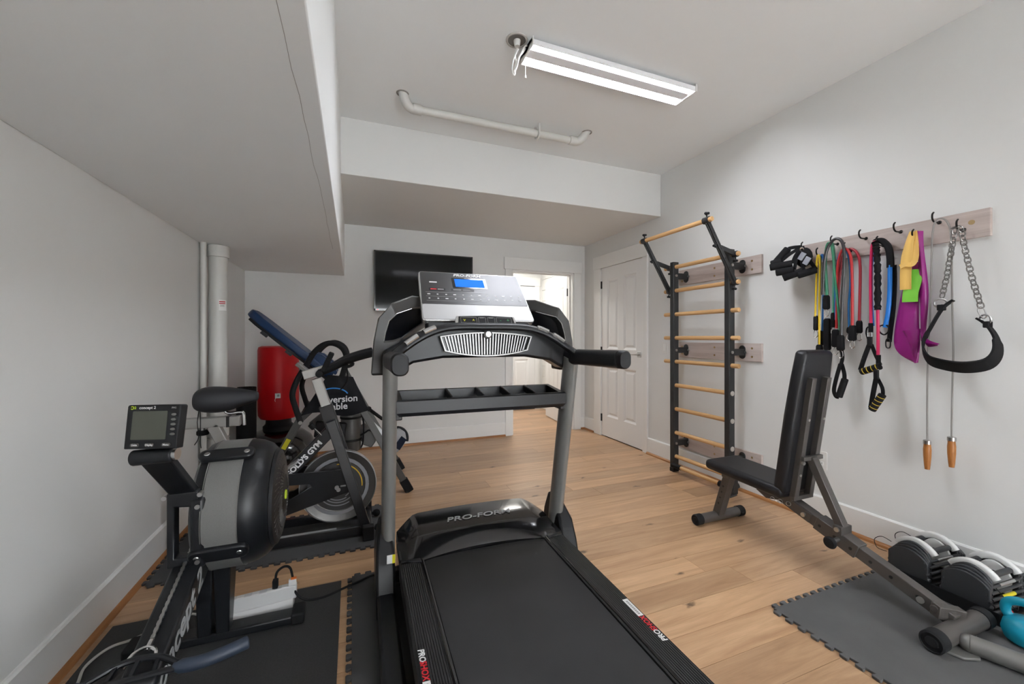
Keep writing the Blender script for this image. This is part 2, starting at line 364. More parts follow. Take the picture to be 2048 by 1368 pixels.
# four-panel doors
def door(name, o, ex, en, w, h, hinge_side, mats=M_DOOR, handle=True, t=.035, hinges=(.21, 1.03, 1.83), ztop=.0):
    """o = bottom corner at hinge side on the visible face, ex = direction to the latch side, en = out of the visible face"""
    o = Vector(o); ex = Vector(ex); en = Vector(en); ez = Vector((0, 0, 1))
    def P(a, z, n): return o+ex*a+ez*z+en*n
    def slab(m, a0, a1, z0, z1, n0, n1):
        vs = [P(a, z, n) for a in (a0, a1) for z in (z0, z1) for n in (n0, n1)]
        m.add(vs, [(0, 1, 3, 2), (4, 6, 7, 5), (0, 4, 5, 1), (2, 3, 7, 6), (0, 2, 6, 4), (1, 5, 7, 3)])
    st, mu = .115, .10; pw = (w-2*st-mu)/2
    rows = [(.24, .83), (1.05, h-.14)]
    b = MB(); slab(b, 0, st, 0, h, -t, 0); slab(b, w-st, w, 0, h, -t, 0); slab(b, st+pw, st+pw+mu, 0, h, -t, 0)
    for z0, z1 in ((0, rows[0][0]), (rows[0][1], rows[1][0]), (rows[1][1], h)):
        slab(b, st, st+pw, z0, z1, -t, 0); slab(b, st+pw+mu, w-st, z0, z1, -t, 0)
    d = struct(b.build(name, mats))
    for z0, z1 in rows:
        for a0 in (st, st+pw+mu):
            m = MB(); a1 = a0+pw
            # sloped moulding frame and raised field (both faces)
            for sgn, base in ((1, 0.), (-1, -t)):
                R = [(0, 0.), (.022, -.011), (.032, -.011), (.052, -.003)]
                rings = []
                for ins, dep in R:
                    rings.append([P(a, z, base+sgn*dep) for a, z in ((a0+ins, z0+ins), (a1-ins, z0+ins), (a1-ins, z1-ins), (a0+ins, z1-ins))])
                m.loft(rings, caps=False); k = len(m.v); m.f.append((k-4, k-3, k-2, k-1))
            m.build('door_panel', mats, d, angle=20)
    for z in hinges:
        q = MB(); q.cyl(P(-.004, z-.045, .006), P(-.004, z+.045, .006), .0065, n=10); slab(q, -.012, .016, z-.045, z+.045, -.004, .003)
        q.build('hinge', M_BLACKM, d)
    if handle:
        q = MB(); slab(q, w-.092, w-.032, .975, 1.035, 0, .008); q.cyl(P(w-.062, 1.005, 0), P(w-.062, 1.005, .045), .011)
        hd = q.build('lever_rose', M_STEEL, d, bevel=.002)
        q = MB().tube([P(w-.062, 1.005, .043), P(w-.085, 1.005, .05), P(w-.175, 1.005, .05)], .008, 10, smooth=4); q.build('lever', M_STEEL, hd)
    return d
door('door_1', (XR-.004, D1B, .012), (0, -1, 0), (-1, 0, 0), D1B-D1A, 2.03, 1)
MB().bb((XR+.045, D1A, -.01), (XR+.1, D1B, D1T)).build('door_stop', M_TRIM, bpy.data.objects['trim_1'])
# ------------------------------------------------------------------ hallway beyond the doorway
HY = 6.22
hf = struct(MB().bb((1.0, YB+.02, -.06), (4.2, HY+.1, -.014)).build('floor_hall', M_SUB))
planks(hf, 1.0, 4.2, YB, HY)
h = MB().bb((.9, HY, -.05), (2.0, HY+.1, 2.6)).bb((2.84, HY, -.05), (4.2, HY+.1, 2.6)).bb((2.0, HY, 2.06), (2.84, HY+.1, 2.6)); h.bb((1.9, HY+.1, -.05), (2.95, HY+.14, 2.2)); struct(h.build('wall_hall_end', M_WALL))  # last box: unseen panel added behind the end door to block leaking sky light
struct(MB().bb((.9, YB+WT, -.05), (1.0, HY, 2.6)).build('wall_hall_left', M_WALL))
HX = 2.98
hw = struct(MB().bb((HX+.012, YB+WT, -.05), (HX+.1, HY, 2.6)).build('wall_hall_right', M_WALL))
z = 0.
while z < 2.5:                      # shiplap boards
    MB().bb((HX, YB+WT, z+.002), (HX+.012, HY, z+.178)).build('shiplap_board', M_TRIM, hw, bevel=.0015, seg=1); z += .181
struct(MB().bb((.9, YB+WT, 2.45), (4.2, HY+.1, 2.6)).build('ceiling_hall', M_CEIL))
door('door_2', (2.0, HY-.005, .01), (1, 0, 0), (0, -1, 0), .84, 2.04, 1, handle=False)
struct(MB().bb((1.91, HY-.02, 0), (2.0, HY, 2.06)).bb((2.84, HY-.02, 0), (2.93, HY, 2.06)).bb((1.9, HY-.025, 2.06), (2.94, HY, 2.2)).build('trim_3', M_TRIM, bevel=.002))
# the doorway's own leaf, swung open into the hall against the right side
a = math.radians(84)
d3 = door('door_3', (D2B-.02, YB+WT+.012, .012), (math.cos(a), math.sin(a), 0), (-math.sin(a), math.cos(a), 0), .83, 2.015, 1, handle=False, hinges=())
q = MB()
for zz in (.25, 1.05, 1.80):
    q2 = MB().bb((D2B-.021, YB+.075, zz-.05), (D2B-.0175, YB+WT, zz+.05)); q2.cyl((D2B-.022, YB+WT+.006, zz-.05), (D2B-.022, YB+WT+.006, zz+.05), .007, n=10); q2.build('hinge', M_BLACKM, d3)
ld = bpy.data.lights.new('hall_lamp', 'AREA'); ld.shape = 'DISK'; ld.size = .35; ld.energy = HALL; ld.color = (1., .96, .90)
lo = bpy.data.objects.new('hall_lamp', ld); COL.objects.link(lo); lo.location = (2.25, 5.45, 2.40)
hl = empty('hall_ceiling_lamp', (2.25, 5.45, 2.45), 'round white flush ceiling lamp in the hallway', 'lamp')
MB().lathe([(.0, 0), (.2, 0), (.2, -.025), (.18, -.03), (.18, -.012), (0, -.012)], (2.25, 5.45, 2.45)).build('housing', M_WHITEP, hl)
# switch and outlets
def plate(name, c, n, label, cat, kind):
    n = Vector(n); s = n.cross(Vector((0, 0, 1))).normalized(); c = Vector(c)
    e = empty(name, c, label, cat)
    MB().prism(rrect(.072, .117, .006), c+n*.003, s, (0, 0, 1), .006).build('cover_plate', M_WHITEP, e, bevel=.0015)
    if kind == 'switch':
        MB().prism(rrect(.033, .066, .003), c+n*.0065, s, (0, 0, 1), .005).build('rocker', M_TRIM, e, bevel=.001)
    else:
        for dz in (-.02, .02):
            r = MB().prism(rrect(.034, .028, .008), c+n*.0065+Vector((0, 0, dz)), s, (0, 0, 1), .004).build('socket', M_TRIM, e)
            MB().box(c+n*.0088+Vector((0, 0, dz+.002))+s*.007, (.002, .002, .008)).box(c+n*.0088+Vector((0, 0, dz+.002))-s*.007, (.002, .002, .008)).build('slot', M_BLACKP, r)
    return e
plate('light_switch', (XR, 3.163, 1.10), (-1, 0, 0), 'white rocker light switch on the wall beside the closed door', 'switch', 'switch')
plate('wall_outlet', (XR, 1.735, .40), (-1, 0, 0), 'white wall outlet low on the right wall behind the weight bench', 'outlet', 'outlet')
plate('wall_outlet', (.42, YB, .42), (0, -1, 0), 'white wall outlet low on the back wall behind the inversion table', 'outlet', 'outlet')

# ================================================================== shop light, ceiling pipe, drain pipes, television
M_TUBE = mat('lit_tube', (255, 255, 255), .5, emit=(240, 243, 250), estr=LAMP)
M_REFL = mat('white_enamel_reflector', (238, 238, 240), .3, spec=.5)
def shop_light(cx, cy, z, L, w, label):
    e = empty('shop_light', (cx, cy, ZC), label, 'light')
    X = Matrix.Translation((cx, cy, 0)); h = L/2
    # folded reflector: flat troughs either side of a raised spine, lips along both edges
    pr = [(-w/2, .018), (-w/2, -.013), (-w/2+.003, -.013), (-.078, .010), (-.040, .010), (-.032, -.004), (.032, -.004), (.040, .010), (.078, .010), (w/2-.003, -.013), (w/2, -.013), (w/2, .018), (.05, .032), (-.05, .032)]
    MB(X).loft([[(x, y, z+zz) for y, zz in pr] for x in (-h, h)]).build('reflector', M_REFL, e, angle=20)
    for s in (-1, 1): MB(X).bb((s*h-(.012 if s > 0 else 0), -w/2-.003, z-.014), (s*h+(.012 if s < 0 else 0)+s*.004, w/2+.003, z+.034)).build('end_cap', M_WHITEP, e, bevel=.003)
    for s in (-1, 1): MB(X).bb((-h+.02, min(s*.043, s*.075), z+.0085), (h-.02, max(s*.043, s*.075), z+.0098)).build('led_strip', M_TUBE, e)
    for s in (-1, 1): MB(X).bar((s*h*.8, 0, z+.03), (s*h*.8, 0, ZC), .05, .02).build('mounting_clip', M_STEEL, e)
    return e
sl = shop_light(1.462, 2.062, 2.775, 1.144, .172, 'lit white two-strip shop light on the ceiling beside the junction box')
MB().cyl((.915, 2.128, 2.768), (.915, 2.128, 2.69), .0013, n=6).cyl((.915, 2.128, 2.692), (.915, 2.128, 2.677), .004, .006, n=8).build('pull_cord', M_WHITEP, sl)
shop_light(1.462, -1.0, 2.775, 1.144, .172, 'added white two-strip shop light behind the camera for fill light')  # unseen second fixture, added to fill the room with light from the front
# ceiling junction box with its coiled white cord
jb = empty('junction_box', (.828, 2.045, ZC), 'round grey ceiling junction box with coiled white cord beside the shop light', 'junction box')
MB().lathe([(.052, -.001), (.06, -.001), (.058, -.006), (.05, -.006), (.047, .0)], (.828, 2.045, ZC), n=24).build('rim', mat('torn_drywall_edge', (196, 193, 188), .8), jb)
MB().lathe([(0, -.003), (.048, -.003), (.048, -.001), (0, -.001)], (.828, 2.045, ZC), n=24).build('box_back', M_GREYP, jb)
MB().lathe([(0, -.035), (.014, -.035), (.018, -.02), (.020, -.004), (0, -.004)], (.83, 2.045, ZC), n=16).build('socket', M_WHITEP, jb)
MB().tube([(.83, 2.045, ZC-.045), (.82, 2.05, ZC-.085), (.835, 2.06, ZC-.13), (.815, 2.055, ZC-.17), (.83, 2.05, ZC-.14), (.842, 2.045, ZC-.09), (.862, 2.04, ZC-.06), (.880, 2.05, ZC-.03)], .0045, 8, smooth=5).tube([(.835, 2.04, ZC-.05), (.812, 2.045, ZC-.1), (.806, 2.06, ZC-.155), (.822, 2.066, ZC-.18), (.83, 2.055, ZC-.12), (.86, 2.02, ZC-.05), (.880, 2.03, ZC-.028)], .0045, 8, smooth=5).build('cord', M_WHITEP, jb)
# white drain pipe run under the ceiling
cp = empty('ceiling_drain_pipe', (1.0, 2.81, ZC), 'white painted drain pipe with two elbows running under the ceiling', 'pipe')
PZ = ZC-.062; r = .026
MB().cyl((.40, 2.815, PZ), (1.62, 2.815, PZ), r).build('pipe_run', M_PIPEW, cp)
for s, x in ((-1, .40), (1, 1.62)):
    MB().tube([(x, 2.815, PZ), (x+s*.03, 2.815, PZ), (x+s*.06, 2.80, PZ+.012), (x+s*.085, 2.775, PZ+.05), (x+s*.095, 2.765, ZC+.02)], .031, 16, smooth=5).build('elbow', M_PIPEW, cp)
    MB().cyl((x-s*.035, 2.815, PZ), (x+s*.02, 2.815, PZ), .034).build('coupling', M_PIPEW, cp)
    MB().torus((x+s*.095, 2.765, ZC-.001), (0, 0, 1), .036, .005).build('ceiling_hole', M_SEAM, cp)
MB().tube([(1.31, 2.815-.036, ZC), (1.31, 2.815-.036, PZ), (1.31, 2.815-.025, PZ-.028), (1.31, 2.815, PZ-.036), (1.31, 2.815+.025, PZ-.028), (1.31, 2.815+.036, PZ), (1.31, 2.815+.036, ZC)], .009, 8, smooth=3).build('hanger_strap', M_PIPEW, cp)
# vertical drain pipe in the left corner
vp = empty('drain_pipe', (-.895, 3.46, 0), 'white vertical drain pipe with couplings and a sticker against the left wall', 'pipe')
c = (-.895, 3.46)
MB().cyl((*c, 0), (*c, ZBK), .057, n=28).build('pipe', M_PIPEW, vp)
for z0, z1 in ((ZBK-.085, ZBK-.0), (.50, .58), (.42, .49), (.70, .80), (.26, .33)):
    MB().lathe([(.056, z0), (.0665, z0+.003), (.0665, z1-.003), (.056, z1)], (*c, 0)).build('coupling', M_PIPEW, vp)
M_STK = mat('white_sticker', (244, 243, 240), .5)
# curved sticker wrapped round the pipe
st = MB(); a0 = math.radians(-72); a1 = math.radians(-20); vs = []
for i in range(9):
    a = a0+(a1-a0)*i/8
    for zz in (1.39, 1.465): vs.append((c[0]+.0575*math.cos(a), c[1]+.0575*math.sin(a), zz))
st.add(vs, [(2*i, 2*i+2, 2*i+3, 2*i+1) for i in range(8)]); stk = st.build('sticker', M_STK, vp)
a = math.radians(-52); ex = Vector((-math.sin(a), math.cos(a), 0)); o = Vector((c[0]+.0585*math.cos(a), c[1]+.0585*math.sin(a), 0))
for zz, hw, hh, mm in ((1.452, .019, .0035, M_RED_INK), (1.440, .019, .003, M_RED_INK), (1.428, .013, .0018, M_GREY_INK), (1.419, .014, .0014, M_GREY_INK)): MB().prism([(-hw, -hh), (hw, -hh), (hw, hh), (-hw, hh)], o+Vector((0, 0, zz)), ex, (0, 0, 1), .0012).build('sticker_print', mm, stk)
sp = empty('conduit_pipe', (-.95, 3.33, 0), 'slim white vertical pipe between the left wall and the big drain pipe', 'pipe')
MB().cyl((-.955, 3.365, 0), (-.955, 3.365, ZBK), .018, n=16).build('pipe', M_PIPEW, sp)
# television
tv = empty('television', (.753, YB-.04, 1.81), 'black flat-screen television mounted on the back wall', 'television')
M_SCR = mat('tv_screen', (6, 7, 8), .08, spec=.22)
MB().bb((.21, YB-.075, 1.488), (1.297, YB-.035, 2.134)).build('housing', M_BLACKP, tv, bevel=.004)
MB().bb((.222, YB-.0775, 1.512), (1.285, YB-.074, 2.122)).build('screen', M_SCR, tv)
bz = MB(); bz.bb((.21, YB-.079, 1.488), (1.297, YB-.074, 1.511)); bz.bb((.21, YB-.079, 2.122), (1.297, YB-.074, 2.134)); bz.bb((.21, YB-.079, 1.488), (.222, YB-.074, 2.134)); bz.bb((1.285, YB-.079, 1.488), (1.297, YB-.074, 2.134)); bz.build('bezel', M_BLACKG, tv)
MB().bb((.55, YB-.036, 1.65), (.95, YB-.002, 1.97)).build('wall_bracket', M_BLACKM, tv)
MB().box((.245, YB-.0795, 1.499), (.012, .002, .006)).build('power_light', mat('red_led', (200, 30, 30), .5, emit=(255, 30, 30), estr=2.), tv)

# ================================================================== treadmill
TX = Matrix.Translation((.58, 1.90, .0118))@Matrix.Rotation(-.02, 4, 'Z')
tm = empty('treadmill', (.58, 1.90, .0118), 'large black and grey treadmill with silver console in the middle of the room', 'treadmill', None, -.02)
def T(): return MB(TX)
def TP(x, y, z): return TX@Vector((x, y, z))
def TD(x, y, z): return TX.to_3x3()@Vector((x, y, z))
M_TGREY = mat('treadmill_grey_paint', (128, 127, 125), .36, .2)
M_TSHROUD = mat('treadmill_charcoal_plastic', (64, 63, 62), .38, spec=.4)
M_TDARK = mat('treadmill_black_plastic', (28, 29, 32), .38, spec=.35)
M_BELT = mat('treadmill_belt', (45, 45, 46), .6, spec=.3, noise=.10, nscale=5., bump=.25, bscale=900)
M_RAIL = mat('ribbed_rail_plastic', (46, 46, 47), .4, spec=.4)
M_SILV = mat('silver_plastic', (196, 196, 195), .26, .75)
M_NAVY = mat('recess_black', (16, 18, 24), .3)
# floor frame
for s in (-1, 1):
    T().bb((s*.447-.036, -1.60, .0), (s*.447+.036, .16, .095)).build('base_rail', M_TDARK, tm, bevel=.012)
    m = T(); m.loft([[(s*.447+dx*w, y0+dy, z) for dx, dy in ((-1, -d), (1, -d), (1, d), (-1, d))] for z, w, d, y0 in ((.0, .04, .16, .02), (.16, .042, .125, .045), (.245, .038, .10, .06), (.335, .022, .03, .11))])
    m.build('upright_boot', M_TDARK, tm, bevel=.012)
    m = T(); m.sweep([(s*.43, .075, .14), (s*.43, -.12, 1.09)], ellp(.031, .054, 24), up=(0, 1, 0)); m.build('upright', M_TGREY, tm)
T().bb((-.45, .10, .01), (.45, .16, .07)).build('cross_member', M_TDARK, tm, bevel=.01)
T().bb((-.45, -1.63, .0), (.45, -1.57, .06)).build('cross_member', M_TDARK, tm, bevel=.01)
# deck
T().bb((-.372, -1.78, .10), (.372, -.02, .188)).build('deck_frame', M_BLACKM, tm, bevel=.006)
bl = T(); bl.sweep([(0, -.06, .175), (0, -.075, .202), (0, -.10, .208), (0, -1.70, .208), (0, -1.735, .19), (0, -1.735, .13)], [(-.284, -.0015), (.284, -.0015), (.284, .0015), (-.284, .0015)], up=(0, 0, 1)); bl.build('belt', M_BELT, tm)
for s in (-1, 1):
    w0, w1 = .292, .392; n = 12; prof = [(w0-.004, .19), (w0-.004, .214)]
    for k in range(n):
        a = w0+(w1-w0-.006)*k/n; b = (w1-w0-.006)/n
        prof += [(a, .216), (a+b*.62, .216), (a+b*.68, .2122), (a+b*.94, .2122)]
    prof += [(w1-.006, .216), (w1, .210), (w1, .14), (w1-.006, .135), (w0-.004, .135)]
    m = T(); m.loft([[(s*x, y, z) for x, z in prof] for y in (-1.74, -.08)]); r = m.build('foot_rail', M_RAIL, tm, angle=15)
    T().bb((s*.298-.004, -1.74, .2145), (s*.298+.004, -.1, .2195)).build('rail_edge', M_BLACKG, r, bevel=.002)
    y0 = -.92
    for body, mm, dy, sz in (('PRO', M_WHITE_INK, 0., .027), ('SHOX', M_RED_INK, .098, .027)):
        if s > 0: text('rail_print', body, sz, mm, r, TP(.372, -.860+dy*.50, .2166), TD(0, 1, 0), TD(-1, 0, 0), .0004, shear=.12, bold=.0008, align='LEFT', sx=1.)
        else: text('rail_print', body, sz, mm, r, TP(-.372, -.625-dy*.50, .2166), TD(0, -1, 0), TD(1, 0, 0), .0004, shear=.12, bold=.0008, align='LEFT', sx=1.)
    yy = (-.735) if s > 0 else (-.75)
    T().bb((s*.372-.011, min(yy, yy+s*.095), .2163), (s*.372+.011, max(yy, yy+s*.095), .2167)).build('rail_label', M_WHITE_INK, r)
    for q in range(9): T().bb((s*.372-.004, yy+s*(.012+.0085*q)-.0028, .2166), (s*.372+.004, yy+s*(.012+.0085*q)+.0028, .2169)).build('label_print', M_GREY_INK, r)
    T().cyl((s*.22, -1.735, .155), (s*.30, -1.735, .155), .024).build('roller_end', M_BLACKP, tm)
for s in (-1, 1):
    T().bb((s*.38-.03, -1.80, .10), (s*.38+.03, -1.70, .20)).build('rear_cap', M_TDARK, tm, bevel=.012)
# motor hood: sections across x
def hood_sec(x):
    a = abs(x)/.385; arc = .045*(1-(x/.30)**2) if abs(x) < .30 else 0.
    yf = -.115+max(0, arc); side = max(0., (a-.76)/.24)
    zc = .272-.045*side**1.3+.006*(1-a*a); yb = .225+.02*(1-a*a)-.06*side
    return [(x, yf, .19), (x, yf, .216), (x, yf+.012, .222+.01*(1-a)), (x, -.022+.012*(1-a*a), zc-.006), (x, .0+.012*(1-a*a), zc+.002), (x, .11, zc+.012), (x, yb-.02, zc+.012), (x, yb, zc-.012), (x, yb+.012, .16), (x, yb+.01, .06), (x, .0, .06)]
m = T(); m.loft([hood_sec(-.385+.77*i/28) for i in range(29)]); hood = m.build('motor_hood', M_BLACKG, tm, angle=32)
n0 = Vector((0, -.02, 1)).normalized()
text('hood_print', 'PRO-FORM', .054, M_GREY_INK, hood, TP(.01, .075, .2895), TD(1, 0, .0), TD(0, 1, .10), .0010, shear=.22, bold=.0006, sx=1.25)
for s in (-1, 1):   # corner caps between hood and uprights
    m = T(); m.loft([[(s*x, y, z) for x, y in ((.30, -.13), (.392, -.095), (.392, .06), (.36, .07), (.31, -.05))] for z in (.20, .224)]); m.build('hood_corner', M_TDARK, tm, bevel=.004)
# warning label on the left boot
T().box((-.433, -.112, .245), (.022, .003, .042), (.28, 0, 0)).build('warning_label', M_WHITE_INK, tm)
T().box((-.416, -.112, .245), (.012, .0034, .042), (.28, 0, 0)).build('warning_label', M_YELLOW, tm)
# accessory tray between the uprights
m = T()
def trayring(i, z, dy=0.): return [(-.405+i, -.115+i+dy, z-.0), (.405-i, -.115+i+dy, z), (.405-i, .085-i+dy, z+.02), (-.405+i, .085-i+dy, z+.02)]
m.loft([trayring(.012, .845), trayring(0, .862), trayring(0, .912), trayring(.006, .918), trayring(.026, .916), trayring(.034, .862)]); tr = m.build('accessory_tray', M_TDARK, tm, angle=30)
for x in (-.16, -.01, .12, .25):
    T().bar((x, -.085, .905), (x, .06, .925), .010, .035).build('tray_divider', M_TDARK, tr, bevel=.003)
for s in (-1, 1): T().bb((s*.40-.02, -.10, .83), (s*.40+.02, .0, .87)).build('tray_bracket', M_TDARK, tr, bevel=.004)
# lower console body between the uprights
out = [(-.455, 1.035), (-.40, 1.035), (-.33, 1.075), (-.20, 1.095), (.20, 1.095), (.33, 1.075), (.40, 1.035), (.455, 1.035), (.455, 1.13), (.38, 1.17), (.30, 1.215), (.20, 1.232), (-.20, 1.232), (-.30, 1.215), (-.38, 1.17), (-.455, 1.13)]
T().prism(out, (0, -.04, 0), (1, 0, 0), (0, 0, 1), .10).build('console_body', M_TDARK, tm, bevel=.012)
# side wings with a recessed window
oL = [(x*1.03, z) for x, z in [(-.490, 1.02), (-.480, 1.17), (-.460, 1.275), (-.405, 1.343), (-.31, 1.388), (-.20, 1.40), (-.20, 1.26), (-.30, 1.20), (-.395, 1.115), (-.405, 1.02)]]
iL = [(x*1.03, z) for x, z in [(-.438, 1.172), (-.432, 1.21), (-.417, 1.262), (-.385, 1.294), (-.31, 1.325), (-.215, 1.345), (-.215, 1.285), (-.31, 1.225), (-.36, 1.19), (-.40, 1.176)]]
for s in (-1, 1):
    sg = lambda L: [(x*-s, z) for x, z in L]
    def swept(m):
        for p in m.v: p.y += max(0., .37-abs(p.x))*1.7
        return m
    wing = swept(T().ring(sg(oL), sg(iL), (0, .03, 0), (1, 0, 0), (0, 0, 1), .10)).build('console_wing', M_TSHROUD, tm, bevel=.012)
    swept(T().prism(sg(iL), (0, .055, 0), (1, 0, 0), (0, 0, 1), .02)).build('wing_recess', M_NAVY, wing)
    inn = [(x*.985-.006*(1 if x > 0 else -1), z) for x, z in sg(iL)]
    swept(T().tube([(x, -.0205, z) for x, z in sg(iL)[:5]], .0025, 6)).build('wing_edge', M_SILV, wing)
    # grips
    g = T(); g.sweep([(s*.432, -.06, 1.085), (s*.430, -.20, 1.095), (s*.428, -.54, 1.10)], rrect(.056, .074, .024, 5), up=(0, 0, 1)); gp = g.build('grip', M_TDARK, tm, bevel=.004)
    g = T(); g.sweep([(s*.428, -.545, 1.10), (s*.428, -.562, 1.10), (s*.428, -.57, 1.10)], rrect(.056, .074, .024, 5), scales=[1., 1., .86], up=(0, 0, 1)); g.build('grip_cap', M_BLACKP, gp)
# curved pulse bar with silver contacts
path = [(-.432, -.20, 1.10), (-.385, -.165, 1.14), (-.31, -.155, 1.19), (-.235, -.145, 1.222), (-.15, -.138, 1.236), (0, -.135, 1.238), (.15, -.138, 1.236), (.235, -.145, 1.222), (.31, -.155, 1.19), (.385, -.165, 1.14), (.432, -.20, 1.10)]
P = cr(path, 6); T().sweep(P, ellp(.024, .017, 14), up=(0, 0, 1)).build('pulse_bar', M_TDARK, tm)
for a, b in ((7, 12), (13, 18), (42, 47), (48, 53)):
    T().sweep([p+Vector((0, -.006, .012)) for p in P[a:b]], ellp(.0215, .0125, 12), up=(0, 0, 1)).build('pulse_contact', M_SILV, tm)
# fan grille
gy = -.105
def gtop(x): return 1.214-.020*(x/.222)**2
def gbot(x): return 1.100+.024*(x/.19)**2
o1 = [(-.222+.444*i/16, gtop(-.222+.444*i/16)) for i in range(17)]+[(.200-.40*i/16, gbot(.200-.40*i/16)) for i in range(17)]
i1 = [(x*.955, 1.157+(z-1.157)*.86) for x, z in o1]
M_GRIL = mat('grille_silver', (150, 150, 149), .34, .7)
gr = T().ring(o1, i1, (0, gy, 0), (1, 0, 0), (0, 0, 1), .03).build('fan_grille', M_GRIL, tm, bevel=.002)
T().prism(i1, (0, gy+.012, 0), (1, 0, 0), (0, 0, 1), .012).build('fan_opening', M_NAVY, gr)
for k in range(29):
    x = -.196+.392*k/28; xb = x*.90; zt = 1.157+(gtop(x/.955)-1.157)*.86; zb = 1.157+(gbot(xb/.955)-1.157)*.86
    T().bar((x, gy-.003, zt), (xb, gy-.001, zb), .0046, .010, up=(0, 1, 0)).build('grille_slat', M_GRIL, gr)
T().lathe([(0, .016), (.013, .016), (.019, .011), (.021, 0)], TX.inverted()@TP(.0, gy-.010, 1.203), (0, -1, 0), n=20).build('fan_knob', M_GRIL, gr)
# sloping display console
pb, pt = Vector((0, -.012, 1.268)), Vector((0, .222, 1.532)); up = (pt-pb).normalized(); nn = Vector((1, 0, 0)).cross(up)
hgt = (pt-pb).length
def CP(a, b, n=0.): return pb+Vector((a, 0, 0))+up*b+nn*n
def cpoly(w0, w1, b0, b1, r, n=5):
    """rounded trapezoid (a,b)"""
    cs = [(w1, b1), (-w1, b1), (-w0, b0), (w0, b0)]; out = []
    for k, (cx, cy) in enumerate(cs):
        c = Vector((cx, cy)); p = Vector(cs[k-1]); q = Vector(cs[(k+1) % 4]); e1 = (p-c).normalized(); e2 = (q-c).normalized()
        for i in range(n+1):
            t = i/n; out.append(tuple(c+e1*r*(1-t)**2+e2*r*t*t))
    return out
def cplate(poly, n0, n1): return T().prism(poly, CP(0, 0, (n0+n1)/2), (1, 0, 0), up, n1-n0)
con = cplate(cpoly(.284, .272, 0, hgt, .022), -.028, 0.).build('console', M_SILV, tm, bevel=.004)
M_CFACE = mat('brushed_aluminium_face', (180, 180, 180), .5, .6, noise=.03, nscale=60., stretch=(1., 40., 40.))
M_CDARK = mat('console_dark_face', (74, 74, 75), .33, .6)
cplate(cpoly(.276, .274, .008, .108, .014), 0., .0015).build('lower_face', M_CFACE, con)
fc = cplate(cpoly(.274, .264, .110, hgt-.008, .010), 0., .0022).build('display_face', M_CDARK, con)
b = cplate([(x-.015, y+hgt-.085) for x, y in rrect(.185, .078, .004)], .0022, .0034).build('screen_bezel', M_BLACKG, con)
cplate([(x-.015, y+hgt-.085) for x, y in rrect(.155, .060, .002)], .0034, .0042).build('lcd_screen', mat('blue_lcd', (20, 90, 190), .6, spec=.1, emit=(26, 100, 205), estr=.70), con)
text('console_print', 'PRO-FORM', .024, M_WHITE_INK, con, TP(*CP(-.02, hgt-.024, .0026)), TD(1, 0, 0), TD(*up), .0003, shear=.2, bold=.0006, sx=1.25)
def cdash(a, b_, w_, h_, mm, nm='key_print'): return cplate([(x+a, y+b_) for x, y in ((-w_/2, -h_/2), (w_/2, -h_/2), (w_/2, h_/2), (-w_/2, h_/2))], .0022, .0030).build(nm, mm, con)
cdash(-.205, hgt-.085, .038, .008, M_WHITE_INK, 'console_print')
cplate([(x-.19, y+.215) for x, y in rrect(.082, .018, .003)], .0022, .0026).build('button', M_TDARK, con)
cdash(-.208, .215, .030, .007, M_RED_INK); cdash(-.172, .215, .030, .003, M_WHITE_INK)
cplate([(x-.06, y+.215) for x, y in rrect(.12, .018, .003)], .0022, .0026).build('button', M_TDARK, con)
cdash(-.088, .215, .040, .005, M_GREY_INK); cdash(-.038, .215, .040, .003, M_GREY_INK)
for row, bb_ in enumerate((.178, .148)):
    for k in range(12):
        a = -.235+.043*k
        cdash(a, bb_, .008 if (k+row) % 3 else .014, .0055, M_WHITE_INK)
for bb_ in (.132, .163, .193):
    cplate([(-.25, bb_-.0006), (.05, bb_-.0006), (.05, bb_+.0006), (-.25, bb_+.0006)], .0022, .0027).build('key_line', M_GREY_INK, con)
# speed pad at the foot of the console
pu = Vector((0, .5, .866)).normalized(); pn = Vector((1, 0, 0)).cross(pu)
def PP(a, b_, n): return Vector((.0, -.10, 1.237))+Vector((a, 0, 0))+pu*b_+pn*n
pad = T().prism([(-.15, 0), (.15, 0), (.142, .05), (0, .056), (-.142, .05)], PP(0, 0, 0), (1, 0, 0), pu, .028).build('speed_pad', M_SILV, tm, bevel=.005)
T().prism([(-.136, .008), (.136, .008), (.130, .046), (0, .051), (-.130, .046)], PP(0, 0, .0145), (1, 0, 0), pu, .003).build('pad_face', M_TDARK, pad)
for a, w_ in ((-.085, .075), (-.022, .035), (.022, .035), (.085, .075)):
    T().ring([(x+a, y+.027) for x, y in rrect(w_, .03, .003)], [(x+a, y+.027) for x, y in rrect(w_-.002, .028, .003)], PP(0, 0, .0163), (1, 0, 0), pu, .0006).build('pad_key', M_GREY_INK, pad)
text('pad_print', 'v', .024, M_YELLOW, pad, TP(*PP(-.105, .027, .0164)), TD(1, 0, 0), TD(*pu), .0003)
text('pad_print', '^', .024, M_YELLOW, pad, TP(*PP(-.063, .022, .0164)), TD(1, 0, 0), TD(*pu), .0003)
text('pad_print', '-', .024, mat('green_ink', (70, 160, 100), .5), pad, TP(*PP(.068, .027, .0164)), TD(1, 0, 0), TD(*pu), .0003)
text('pad_print', '+', .024, MATS['green_ink'], pad, TP(*PP(.105, .027, .0164)), TD(1, 0, 0), TD(*pu), .0003)
for a in (-.022, .022): T().prism([(a-.010, .038), (a+.010, .038), (a+.010, .042), (a-.010, .042)], PP(0, 0, .0163), (1, 0, 0), pu, .0006).build('pad_print', M_GREY_INK, pad)

